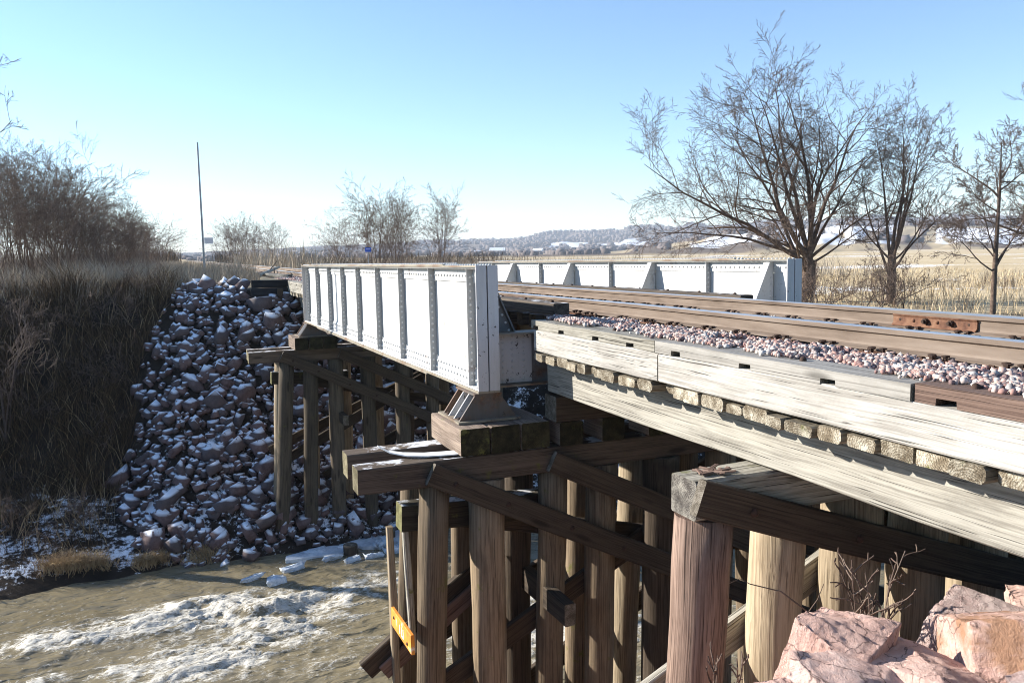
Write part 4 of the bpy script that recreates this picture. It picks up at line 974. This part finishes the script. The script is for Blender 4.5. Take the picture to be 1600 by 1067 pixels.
for (x, y, sx, sy, lab) in ((4.5, 19.55, 1.2, .45, 'flat grey ice shelf along the far bank right of the stumps'), (2.9, 19.15, .75, .28, 'smaller flat ice shelf left of the nearer stump')):
    a = np.linspace(0, 2 * np.pi, 28, endpoint=False); rr_ = 1 + .25 * (vnoise(np.cos(a) * 2 + x, np.sin(a) * 2, 3) - .5) * 2
    mb = MB(); mb.prism([(x + sx * r_ * math.cos(t), y + sy * r_ * math.sin(t) + .25 * sx * math.cos(t) * .2) for t, r_ in zip(a, rr_)], 2, WATER - .03, WATER + .07)
    o = mb.build('ice_shelf', 'ice'); tag(o, lab, 'ice')
for (x, y, lab) in ((3.61, 18.95, 'nearer cut off pile stump in the ice at the far water edge'), (4.68, 19.5, 'cut off pile stump in the ice shelf by the far piles')):
    e = empty('pile_stump', (x, y, WATER - .3), lab, 'stump', 'old pile stumps'); pile('post', (0, 0, .52), (0, 0, -.4), .17, .17, 'dark', e, 14, 3)

# ------------------------------------------------------------------ grass, brush and weeds
r4 = np.random.default_rng(21)
def field_of(name, n, xr, yr, hr, w, lean, mat, label, cond=None, cat='grass', dens=None, clump=0, cs=.16):
    x = r4.uniform(*xr, n); y = r4.uniform(*yr, n); ch = np.ones(n); ca = r4.uniform(0, 6.283, n)
    if clump:
        ci = r4.integers(0, n // clump, n); m_ = r4.random(n) < .8; nc = n // clump
        cx, cy_, chh, caa = r4.uniform(*xr, nc), r4.uniform(*yr, nc), r4.uniform(.45, 1.35, nc), r4.uniform(0, 6.283, nc)
        x = np.where(m_, cx[ci] + r4.normal(0, cs, n), x); y = np.where(m_, cy_[ci] + r4.normal(0, cs, n), y); ch = np.where(m_, chh[ci], .7); ca = np.where(m_, caa[ci] + r4.normal(0, .7, n), ca)
    k = np.ones(n, bool) if cond is None else cond(x, y)
    x, y = x[k], y[k]; z = ground(x, y); h = r4.uniform(*hr, len(x)) * (.5 + fbm(x * .8, y * .8, 13)) * ch[k]
    V, F = blades(np.stack([x, y, z - .02], 1), h, np.full(len(x), w) * r4.uniform(.6, 1.3, len(x)), lean, r4, la=ca[k])
    o = link(name, trimesh(name, V, F), mat, kind='stuff'); return tag(o, label, cat)
leftb = lambda x, y: x < np.interp(y, [19.4, 20.6, 22, 23.5, 25.5, 27.2, 28.6], [-1.6, -1.5, -1.5, -1.2, -.8, .1, .7])
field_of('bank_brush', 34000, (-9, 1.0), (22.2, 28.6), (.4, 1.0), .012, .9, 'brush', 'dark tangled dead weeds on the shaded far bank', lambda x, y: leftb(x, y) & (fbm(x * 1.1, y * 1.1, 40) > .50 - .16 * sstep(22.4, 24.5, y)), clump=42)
field_of('bank_stalks', 2400, (-9, 1.0), (20.6, 28.6), (.5, 1.0), .011, 1.1, 'tuft', 'scattered paler bent stalks among the dark weeds of the far bank', lambda x, y: leftb(x, y))
field_of('bank_grass', 4200, (-9, 1.0), (19.9, 22.5), (.15, .4), .010, .9, 'brush', 'sparse dead grass low on the snowy far bank', lambda x, y: leftb(x, y) & (fbm(x * .9, y * .9, 42) > .5))
field_of('tall_grass', 30000, (-12, 3.3), (27.3, 44), (.5, 1.0), .014, .6, 'drygrass', 'pale tall dry grass on top of the far bank', lambda x, y: (x < np.interp(y, [27, 28.5, 30, 50], [.2, 1.6, 3.0, 3.3])), clump=36, cs=.22)
field_of('thicket_brush', 12000, (-12, .2), (35, 75), (1.0, 2.4), .014, .5, 'twiggrey', 'dense brown brush filling the foot of the left thicket', lambda x, y: x < np.interp(y, [30, 40, 60, 80], [-3.0, -2.2, -1.0, .2]), 'brush')
field_of('track_grass', 9000, (-14, 3), (44, 130), (.5, .9), .03, .35, 'drygrass', 'dry grass along the left of the far track')
field_of('meadow_grass', 30000, (9.5, 75), (10, 75), (.25, .6), .022, .6, 'meadow', 'tan dry grass and stubble of the field beyond the track', lambda x, y: (y > yc(x) + 11) & (fbm(x * .12, y * .12, 55) > .38))
field_of('field_brush', 9000, (11, 45), (14, 60), (.6, 1.6), .016, .6, 'brush', 'brown brush around the tree bases beyond the track', lambda x, y: (y > yc(x) + 10) & (fbm(x * .2, y * .2, 57) > .52), 'brush')
field_of('meadow_weeds', 9000, (12, 50), (16, 55), (.5, 1.3), .014, .7, 'twig', 'rough brown weeds standing in the field around the trees', lambda x, y: (y > yc(x) + 10.5) & (fbm(x * .25, y * .25, 58) > .46), 'weeds', clump=30, cs=.5)
field_of('far_brush', 16000, (7.5, 60), (55, 110), (1.0, 2.4), .045, .5, 'drygrass', 'reddish tan brush beyond the bridge behind the white girder', lambda x, y: (fbm(x * .1, y * .1, 59) > .42), 'brush')
field_of('far_brush', 9000, (-20, 60), (130, 190), (1.6, 3.6), .09, .5, 'brush', 'far brown brush line closing the end of the track', lambda x, y: (x > 9) | (x < 2), 'brush')
def tuft(x, y, n, h, sp, label):
    b = np.stack([x + r4.normal(0, sp, n), y + r4.normal(0, sp * .5, n), np.zeros(n)], 1); b[:, 2] = np.maximum(ground(b[:, 0], b[:, 1]), WATER - .02)
    V, F = blades(b, r4.uniform(.6, 1, n) * h, np.full(n, .012), 1.3, r4, 1.6)
    # hang over the water
    o = link('grass_tuft', trimesh('grass_tuft', V, F), 'tuft'); tag(o, label, 'grass tuft', 'straw tufts along the far water edge')
# tangled brambles on the bank, one mass
bt = None
def brambles():
    parts = []
    for sd in (31, 32, 33):
        t = Tree(sd); R_ = random.Random(sd)
        cf = [dict(seg=6, sides=3, part=0, wob=.22, up=-.03, kids=6, ang=(25, 70), len=.5, rad=.7, tip=.5, **{'from': .15}), dict(seg=4, sides=3, part=0, wob=.25, up=-.02, kids=4, ang=(25, 70), len=.5, rad=.7, tip=.6, **{'from': .15}), dict(seg=3, sides=3, part=0, wob=.25, up=0, kids=0, ang=(20, 60), len=.5, rad=.7, **{'from': .1})]
        for i in range(9): t.branch(Vector((R_.uniform(-.3, .3), R_.uniform(-.3, .3), 0)), Vector((R_.uniform(-.8, .8), R_.uniform(-.8, .3), 1)).normalized(), R_.uniform(.7, 1.5), .008, 0, cf)
        parts.append(t.meshes()[0])
    out = []
    for i in range(46):
        x = r4.uniform(-6.5, -.4); y = r4.uniform(21.0, 27.6)
        if not leftb(np.array(x + .4), np.array(y)): continue
        v, f = parts[i % 3]; a = r4.uniform(0, 6.28); c_, s_ = math.cos(a), math.sin(a); k = r4.uniform(.5, 1.0)
        v = v @ np.array([[c_, s_, 0], [-s_, c_, 0], [0, 0, 1]]) * k + np.array([x, y, float(ground(np.array(x), np.array(y)))])
        out.append((v, f))
    return join(out)
tuft(-2.45, 20.05, 700, .42, .24, 'largest straw coloured tuft overhanging the water, at the left'); tuft(-1.9, 20.1, 500, .36, .20, 'second tuft from the left at the water edge')
tuft(-.85, 19.95, 420, .34, .13, 'small bright tuft drooping to the water, middle of the bank'); tuft(-.45, 20.0, 300, .30, .12, 'smallest tuft at the water edge, towards the rocks'); tuft(.4, 19.9, 500, .30, .2, 'dull tuft at the water edge below the rocks')

# ------------------------------------------------------------------ bare trees (and brambles)
MINR = .0062
class Tree:
    def __init__(s, seed): s.r = random.Random(seed); s.br = {}
    def add(s, pts, rad, sides, part): s.br.setdefault((part, len(pts), sides), []).append((pts, rad))
    def branch(s, p, d, L, r0, lvl, cfg):
        R = s.r; c = cfg[lvl]; n = c['seg']; pts = [p]; rad = [r0]; step = L / n
        tip = max(r0 * c.get('tip', .10), .004)
        for i in range(n):
            w = c['wob']
            d = (d + Vector((R.gauss(0, w), R.gauss(0, w), R.gauss(0, w) + c['up']))).normalized()
            p = p + d * step; pts.append(p); rad.append(r0 + (tip - r0) * (i + 1) / n)
        s.add([q[:] for q in pts], rad, c['sides'], c['part'])
        if lvl + 1 < len(cfg):
            k = c['kids']; k = max(1, int(k * R.uniform(.8, 1.2)))
            for j in range(k):
                t = c['from'] + (1 - c['from']) * (j + R.random()) / k
                f = t * n; i = min(n - 1, int(f)); fr = f - i
                q = pts[i].lerp(pts[i + 1], fr); rr = rad[i] + (rad[i + 1] - rad[i]) * fr
                dirp = (pts[i + 1] - pts[i]).normalized()
                ax = dirp.orthogonal().normalized(); ax.rotate(Matrix.Rotation(R.uniform(0, 6.283), 3, dirp))
                a = math.radians(R.uniform(*c['ang'])); nd_ = dirp * math.cos(a) + ax * math.sin(a)
                s.branch(q, nd_, L * c['len'] * R.uniform(.6, 1.15) * (1 - .45 * t), max(min(rr * .8, rr * c['rad']), MINR), lvl + 1, cfg)
    def meshes(s):
        out = {}
        for (part, n, k), lst in s.br.items():
            P = np.array([a for a, b in lst]); Rr = np.array([b for a, b in lst])
            T = np.empty_like(P); T[:, :-1] = P[:, 1:] - P[:, :-1]; T[:, -1] = T[:, -2]; T /= np.linalg.norm(T, axis=2, keepdims=True) + 1e-9
            ref = np.where(np.abs(T[:, :1, 2:3]) > .8, np.array([[[1., 0, 0]]]), np.array([[[0, 0, 1.]]])); ref = np.broadcast_to(ref, T.shape)
            U_ = np.cross(T, ref); U_ /= np.linalg.norm(U_, axis=2, keepdims=True) + 1e-9; W_ = np.cross(T, U_)
            an = np.arange(k) * 2 * np.pi / k
            V = P[:, :, None] + Rr[:, :, None, None] * (np.cos(an)[None, None, :, None] * U_[:, :, None] + np.sin(an)[None, None, :, None] * W_[:, :, None])
            m_ = len(lst); I = np.arange(m_ * n * k).reshape(m_, n, k); J = np.roll(I, -1, 2)
            F = np.stack([I[:, :-1], J[:, :-1], J[:, 1:], I[:, 1:]], -1).reshape(-1, 4)
            out.setdefault(part, []).append((V.reshape(-1, 3), F))
        return {p: join(l) for p, l in out.items()}
def finish_tree(t, name, loc, label, group=None, twig='twig', bark='bark', cat='tree'):
    e = empty(name, loc, label, cat, group); ms = t.meshes()
    link('trunk', trimesh('trunk', *ms[0], True), bark, e); link('crown', trimesh('crown', *ms[1]), twig, e)
    return e
def tcfg(k1, k2, k3, k4, up=.02, wob=.10, tw=2, l=(.62, .55, .5, .5), tipang=(20, 55)):
    return [dict(seg=8, sides=8, part=0, wob=wob, up=up, kids=k1, ang=(25, 60), len=l[0], rad=.6, **{'from': .32}),
            dict(seg=7, sides=5, part=0, wob=wob * 1.2, up=up, kids=k2, ang=(25, 60), len=l[1], rad=.55, **{'from': .15}),
            dict(seg=5, sides=4, part=1, wob=wob * 1.1, up=up, kids=k3, ang=tipang, len=l[2], rad=.55, **{'from': .12}),
            dict(seg=4, sides=3, part=1, wob=wob * .9, up=up, kids=k4, ang=tipang, len=l[3], rad=.6, **{'from': .1}),
            dict(seg=3, sides=3, part=1, wob=wob * .9, up=up, kids=0, ang=tipang, len=.5, rad=.6, **{'from': .1})]
V, F = brambles(); o = link('bank_brambles', trimesh('bank_brambles', V, F), 'twiggrey', kind='stuff'); tag(o, 'tangled leafless brambles over the shaded far bank', 'brambles')
CR = Vector((.923, -.384, 0)); CF = Vector((.384, .923, 0))       # across / away as seen from the bridge end
# big spreading tree beyond the track
gz = lambda x, y: float(ground(np.array([x]), np.array([y]))[0])
t = Tree(41); base = Vector((0, 0, -.2))
t.add([base[:], (base + Vector((0, 0, .8)))[:], (base + Vector((.05, 0, 1.6)))[:], (base + Vector((.05, 0, 2.7)))[:]], [.38, .31, .28, .17], 10, 0)
t.add([base[:], (base + Vector((.25, .1, 1.0)))[:], (base + Vector((.45, .2, 2.2)))[:]], [.30, .25, .22], 8, 0)
cfg = tcfg(10, 9, 7, 4, up=.012, wob=.10)
for (dx, dz, df, r) in ((-11.2, 5.6, .5, .12), (-9.8, 3.2, 1.2, .09), (-7.0, 8.2, -1.0, .13), (-5.2, 9.6, .8, .11), (-3.6, 10.2, -1.4, .11), (-1.9, 10.6, 1.2, .12), (-.3, 11.0, -.5, .15), (1.5, 10.2, 1.0, .12), (2.8, 8.7, -.8, .11), (3.6, 6.6, .6, .09), (4.3, 4.4, -.6, .08), (4.8, 2.6, .6, .06), (-4.5, 4.2, -2.4, .08), (2.0, 6.5, 3.0, .09), (-2.0, 7.0, 3.2, .09), (.8, 8.4, -2.8, .10), (-6.6, 6.2, 1.8, .08), (-3.0, 6.0, -2.8, .07)):
    v = CR * dx + CF * df + Vector((0, 0, dz)); st = base + Vector((0.05, 0, rnd.uniform(1.0, 2.6)))
    t.branch(st, v.normalized(), v.length * .74, r, 0, cfg)
finish_tree(t, 'bare_tree', (28.0, 30.9, gz(28.0, 30.9)), 'largest spreading bare tree behind the end of the farther girder')
# second and third trees, to its right
t = Tree(52); t.add([(0, 0, -.2), (0, 0, 1.0), (.05, .05, 2.2)], [.22, .19, .17], 8, 0)
cfg = tcfg(8, 8, 6, 4, up=.04, wob=.06)
for (dx, dz, df, r) in ((-.6, 7.2, 0, .09), (.9, 7.0, .6, .085), (2.4, 5.8, -.6, .07), (3.3, 4.2, .5, .06), (-1.8, 5.5, .8, .065), (1.8, 6.2, 1.6, .065), (.5, 6.0, -1.8, .065), (3.8, 2.6, 0, .05), (-2.6, 2.8, .5, .05)):
    v = CR * dx + CF * df + Vector((0, 0, dz)); t.branch(Vector((.03, .03, rnd.uniform(1.0, 2.1))), v.normalized(), v.length * .86, r, 0, cfg)
finish_tree(t, 'bare_tree', (30.0, 27.8, gz(30, 27.8)), 'bare tree with upright fanning limbs, second from the right')
t = Tree(63); t.add([(0, 0, -.2), (0, 0, 1.5), (.03, 0, 3.0), (.08, 0, 4.4), (.10, .03, 6.0)], [.10, .085, .065, .045, .012], 7, 0)
cfg = tcfg(9, 7, 6, 4, up=.02, wob=.07)
for (dx, dz, df, r) in ((.3, 2.6, 0, .045), (-1.6, 2.2, .5, .035), (1.6, 2.0, .4, .035), (-2.0, .6, -.6, .03), (1.0, 2.4, -.5, .035), (-2.2, -.2, .3, .025), (1.8, .4, .3, .025), (-1.2, 2.4, -.3, .03), (1.4, 1.6, .6, .03), (-.8, 1.6, .8, .03), (2.2, 1.2, -.4, .03), (-2.4, 1.4, .2, .03)):
    v = CR * dx + CF * df + Vector((0, 0, dz)); t.branch(Vector((.05, 0, rnd.uniform(1.6, 5.0))), v.normalized(), v.length * .9, r, 0, cfg)
finish_tree(t, 'bare_tree', (26.0, 19.75, gz(26, 19.75)), 'thin straight trunked sapling near the right edge')
t = Tree(64); t.add([(0, 0, -.2), (0, 0, 1.0), (.05, .05, 2.0)], [.20, .18, .15], 8, 0)
cfg = tcfg(8, 8, 6, 4, up=.02, wob=.08)
for (dx, dz, df, r) in ((-4.4, 3.2, 0, .11), (-3.2, 5.2, .6, .11), (-1.0, 6.4, -.6, .12), (1.4, 6.0, .5, .11), (-3.8, 1.6, -1, .08), (-2.0, 4.0, 2, .09)):
    v = CR * dx + CF * df + Vector((0, 0, dz)); t.branch(Vector((.03, .03, rnd.uniform(.9, 1.9))), v.normalized(), v.length * .95, r, 0, cfg)
finish_tree(t, 'bare_tree', (34.4, 22.0, gz(34.4, 22.0)), 'bare tree cut off by the right edge, its limbs reaching in')
# shrub at the big tree's foot
t = Tree(71); cfg = tcfg(7, 6, 5, 3, up=.02, wob=.14)
for i in range(14):
    v = CR * rnd.uniform(-2.2, 2.2) + CF * rnd.uniform(-1.2, 1.2) + Vector((0, 0, rnd.uniform(.9, 2.2))); t.branch(Vector((rnd.uniform(-1.2, 1.2), rnd.uniform(-.8, .8), -.1)), v.normalized(), v.length, .03, 0, cfg)
finish_tree(t, 'leafless_shrub', (27.2, 25.6, gz(27.2, 25.6)), 'tangled grey brown shrub between the two large trees beyond the track', twig='twiggrey', bark='twiggrey', cat='shrub')
t = Tree(72)
for i in range(10):
    v = CR * rnd.uniform(-1.8, 1.8) + CF * rnd.uniform(-1, 1) + Vector((0, 0, rnd.uniform(.8, 1.8))); t.branch(Vector((rnd.uniform(-.8, .8), rnd.uniform(-.6, .6), -.1)), v.normalized(), v.length, .025, 0, cfg)
finish_tree(t, 'leafless_shrub', (24.5, 26.6, gz(24.5, 26.6)), 'tangled shrub just right of the farther girder end', twig='twiggrey', bark='twiggrey', cat='shrub')
# thicket trees: a few shapes, placed as individuals
def round_tree(seed, h, spread, stems, dens=1.0, minr=.03):
    t = Tree(seed); R = random.Random(seed); cfg = tcfg(int(8 * dens), int(7 * dens), int(6 * dens), 3, up=.03, wob=.09)
    for i in range(stems):
        a = 6.283 * (i + R.random() * .6) / stems; o = spread * R.uniform(.15, .75)
        v = Vector((math.cos(a) * o, math.sin(a) * o, h * R.uniform(.72, 1.0)))
        t.branch(Vector((math.cos(a) * .15, math.sin(a) * .15, -.2)), v.normalized(), v.length, minr * R.uniform(.8, 1.5), 0, cfg)
    return t.meshes()
shapes = [round_tree(801, 6.5, 2.6, 9), round_tree(802, 6.5, 3.0, 10), round_tree(803, 6.5, 2.2, 8), round_tree(804, 6.5, 3.4, 11, .95)]
shm = [(trimesh('trunk', *m_[0], True), trimesh('crown', *m_[1])) for m_ in shapes]
for a, b_ in shm: a.materials.append(M['bark']); b_.materials.append(M['twiggrey'])
def put(k, x, y, h, label, group, sxy=1.0, name='bare_tree'):
    e = empty(name, (x, y, gz(x, y)), label, 'tree', group); link('trunk', shm[k][0], None, e); link('crown', shm[k][1], None, e)
    s = h / 6.5; e.scale = (s * sxy, s * sxy, s); e.rotation_euler.z = rnd.uniform(0, 6.28); return e
G1 = 'thicket trees on the left bank'
for i, (x, y, h, k, sx, lab) in enumerate(((-5.6, 33.5, 4.3, 1, 1.0, 'bare thicket tree at the left edge of the picture'), (-4.9, 38, 5.5, 0, 1.0, 'tallest bare tree of the left thicket'), (-4.2, 43.5, 5.0, 3, 1.0, 'bare tree just right of the tallest one in the left thicket'),
        (-3.4, 52, 4.6, 2, 1.15, 'bare tree in the middle of the left thicket'), (-2.6, 62, 4.2, 1, 1.2, 'lower bare tree on the slope of the left thicket skyline'), (-1.2, 75, 4.0, 0, 1.5, 'small bare tree near the right end of the left thicket'), (-.4, 95, 3.6, 3, 1.8, 'last low bare tree of the left thicket towards the pole'),
        (-6.4, 46, 5.4, 2, 1.2, 'bare tree deep in the left thicket'), (-5.6, 57, 5.0, 0, 1.3, 'bare tree deep in the thicket farther back'), (-3.9, 35.0, 3.3, 3, 1.1, 'low bare bush in front of the left thicket'), (-5.2, 36.0, 4.6, 2, 1.1, 'bare tree between the left edge one and the tallest of the thicket'), (-4.4, 40.6, 4.9, 1, 1.0, 'bare tree just behind the tallest one of the left thicket'), (-3.7, 47.5, 4.6, 0, 1.2, 'bare tree left of the middle one in the thicket'), (-2.9, 57, 4.2, 3, 1.2, 'bare tree right of the middle one in the thicket'), (-1.9, 68, 3.8, 2, 1.4, 'low bare tree on the thicket skyline before the small end trees'), (-2.9, 40, 2.6, 1, 1.3, 'low bare bush at the grass edge below the tallest thicket tree'), (-2.0, 45, 2.8, 1, 1.3, 'low bare bush beside the grass at the thicket foot'))):
    put(k, x, y, h, lab, G1, sx, 'bare_bush' if h < 3.5 else 'bare_tree')
G2 = 'trees beyond the white girder'
for (x, y, h, k, sx, lab) in ((16.6, 85, 6.2, 2, 1.3, 'leftmost leaning bare tree of the clump above the white girder'), (18.7, 80, 8.6, 0, 1.0, 'tallest bare tree of the clump above the white girder'), (21.6, 84, 8.2, 1, .9, 'middle bare tree of the clump above the white girder'), (24.4, 90, 7.8, 3, .8, 'bare tree second from the right in the clump above the girder'), (27.0, 85, 8.3, 2, 1.0, 'rightmost bare tree of the clump above the white girder')):
    put(k, x, y, h, lab, G2, sx)
G3 = 'trees beyond the far track'
for (x, y, h, k, sx, lab) in ((9.8, 135, 7.0, 3, 1.2, 'left tree of the far clump between the pole and the girder'), (13.2, 150, 8.2, 1, 1.1, 'middle tree of the far clump between the pole and the girder'), (16.6, 145, 8.2, 2, .9, 'right tree of the far clump between the pole and the girder'), (11.0, 160, 7.5, 0, 1.2, 'hindmost tree of the far clump between pole and girder')):
    put(k, x, y, h, lab, G3, sx)
# near sapling on the left bank and the off-frame tree whose twigs reach in
t = Tree(91); cfg = tcfg(8, 6, 4, 2, up=.05, wob=.10)
for (dx, dy, dz, r) in ((-.3, 0, 4.3, .035), (-.9, .3, 2.6, .022), (.7, .2, 2.4, .02), (.2, -.2, 3.2, .022)): t.branch(Vector((0, 0, -.1)), Vector((dx, dy, dz)).normalized(), Vector((dx, dy, dz)).length, r, 0, cfg)
finish_tree(t, 'bare_sapling', (-4.05, 24.2, gz(-4.05, 24.2)), 'slender bare sapling on the dark far bank at the left', twig='twiggrey', bark='twiggrey')
t = Tree(95); t.add([(0, 0, -.2), (0, 0, 4.5), (.1, 0, 9.8)], [.17, .14, .05], 8, 0); cfg = tcfg(5, 4, 3, 2, up=.03, wob=.06)
for (dx, dy, dz, r, zz) in ((2.3, -.3, 1.9, .02, 5.0), (2.1, -.1, 1.5, .018, 4.4), (2.0, -.5, 2.3, .016, 5.4), (-1.5, .4, 2.4, .04, 3.5), (-.4, 1, 3, .05, 4.6), (.6, 1.4, 2.2, .03, 4.0), (-1, -1, 2, .03, 4.2)): t.branch(Vector((.1, 0, zz + 2.9)), Vector((dx, dy, dz)).normalized(), Vector((dx, dy, dz)).length, r, 0, cfg)
finish_tree(t, 'bare_tree', (-5.3, 23.4, gz(-5.3, 23.4)), 'tree outside the left edge whose thin twigs reach into the sky', twig='twiggrey', bark='bark')
# weeds and a trailing twig by the boulders
t = Tree(97); cfg = [dict(seg=6, sides=4, part=0, wob=.10, up=.03, kids=4, ang=(20, 50), len=.45, rad=.6, tip=.5, **{'from': .3}), dict(seg=4, sides=3, part=1, wob=.15, up=.03, kids=2, ang=(20, 50), len=.5, rad=.7, **{'from': .2}), dict(seg=3, sides=3, part=1, wob=.15, up=.03, kids=0, ang=(20, 50), len=.5, rad=.7, **{'from': .2})]
for i in range(9): t.branch(Vector((rnd.uniform(-.10, .10), rnd.uniform(-.1, .1), 0)), Vector((rnd.uniform(-.35, .3), rnd.uniform(-.2, .2), 1)).normalized(), rnd.uniform(.3, .62), .0048, 0, cfg)
finish_tree(t, 'dead_weed', (3.62, 3.35, -2.32), 'dry upright weed stems growing between the boulders and the piles', twig='twig', bark='twig', cat='weed')
t = Tree(98)
for i in range(5): t.branch(Vector((rnd.uniform(-.08, .08), 0, 0)), Vector((rnd.uniform(-.4, .4), rnd.uniform(-.2, .2), 1)).normalized(), rnd.uniform(.2, .36), .004, 0, cfg)
finish_tree(t, 'dead_weed', (2.52, 3.3, -2.36), 'small dry weed at the foot of the reddish pile', twig='twig', bark='twig', cat='weed')
t = Tree(99); a = [(2.70, 3.35, -1.73), (2.86, 3.3, -1.78), (3.0, 3.25, -1.90), (3.16, 3.2, -1.98), (3.36, 3.12, -2.12), (3.5, 3.05, -2.22)]
o_ = Vector(a[0]); t.add([(Vector(p) - o_)[:] for p in a], [.003, .004, .005, .005, .006, .006], 5, 0); t.add([(0, 0, 0), (-.05, .02, .03), (-.11, .03, .01)], [.003, .002, .002], 3, 1); t.add([(Vector(a[2]) - o_)[:], (Vector(a[2]) - o_ + Vector((.06, 0, .06)))[:], (Vector(a[2]) - o_ + Vector((.1, 0, .14)))[:]], [.004, .003, .002], 3, 1)
finish_tree(t, 'trailing_twig', a[0], 'thin dark twig arching over the pointed pink boulder', twig='bark', bark='bark', cat='twig')

# ------------------------------------------------------------------ pole, signs, driftwood
e = empty('steel_pole', (1.68, 43.0, -1.05), 'tall thin steel pole with a small plate beside the far track', 'pole')
V, F = [], []
k = 10
for i, (z, r) in enumerate(((0, .055), (2.8, .05), (6.55, .04))):
    V += [(r * math.cos(6.2832 * j / k), r * math.sin(6.2832 * j / k), z) for j in range(k)]
for i in range(2): F += [(i * k + j, i * k + (j + 1) % k, i * k + k + (j + 1) % k, i * k + k + j) for j in range(k)]
F += [tuple(range(k))[::-1], tuple(2 * k + j for j in range(k))]
link('shaft', pym('shaft', V, F, False), 'galv', e)
MB().box(.06, .46, -.062, -.055, 1.72, 2.02).build('plate', 'plate', e)
e = empty('road_sign', (13.6, 60.0, gz(13.6, 60)), 'small blue road sign on a post behind the white girder', 'sign')
MB().box(-.025, .025, -.02, .02, 0, -gz(13.6, 60) + .55).build('post', 'galv', e)
s = MB().box(-.22, .22, -.045, -.03, -gz(13.6, 60) + .22, -gz(13.6, 60) + .54).build('panel', 'blue', e)
MB().box(-.15, .15, -.049, -.0455, -gz(13.6, 60) + .40, -gz(13.6, 60) + .43).build('white_lettering', 'signwhite', s)
for i, (p0, p1, w, lab) in enumerate((((3.2, 33, -.72), (4.4, 36.5, -.45), .16, 'fallen grey log nearest the far bridge end'), ((3.6, 36, -.7), (2.6, 41, -.55), .14, 'second fallen log beyond the far bridge end'), ((4.2, 31.5, -.75), (3.4, 34.0, -.68), .2, 'short snowy timber beside the far track'))):
    mw, L = frame(p0, p1); o = empty('fallen_log', (0, 0, 0), lab, 'log', 'fallen logs by the far track'); pile('log', p0, p1, w / 2, w / 3, 'bleached_rough', o, 8, 5)
    timber('branch', Vector(p0).lerp(Vector(p1), .5), Vector(p0).lerp(Vector(p1), .7) + Vector((.2, .2, .35)), .04, .04, 'dark', o, n=2)

# ------------------------------------------------------------------ haze over the valley
HB = (-4200, 4300, -350, 4600, -10.0, 112.0)
m, nt, b = newmat('valley_haze'); nt.nodes.remove(b)
pv = nd(nt, 'ShaderNodeVolumePrincipled', {'Color': (.80, .88, 1.0, 1), 'Density': 2.2e-4, 'Anisotropy': 0.0}); nt.links.new(pv.outputs[0], nt.nodes['Material Output'].inputs['Volume'])
M['haze'] = m
o = MB().box(*HB).build('haze', 'haze', None, 'stuff'); tag(o, 'thin blue haze filling the wide river valley', 'haze')
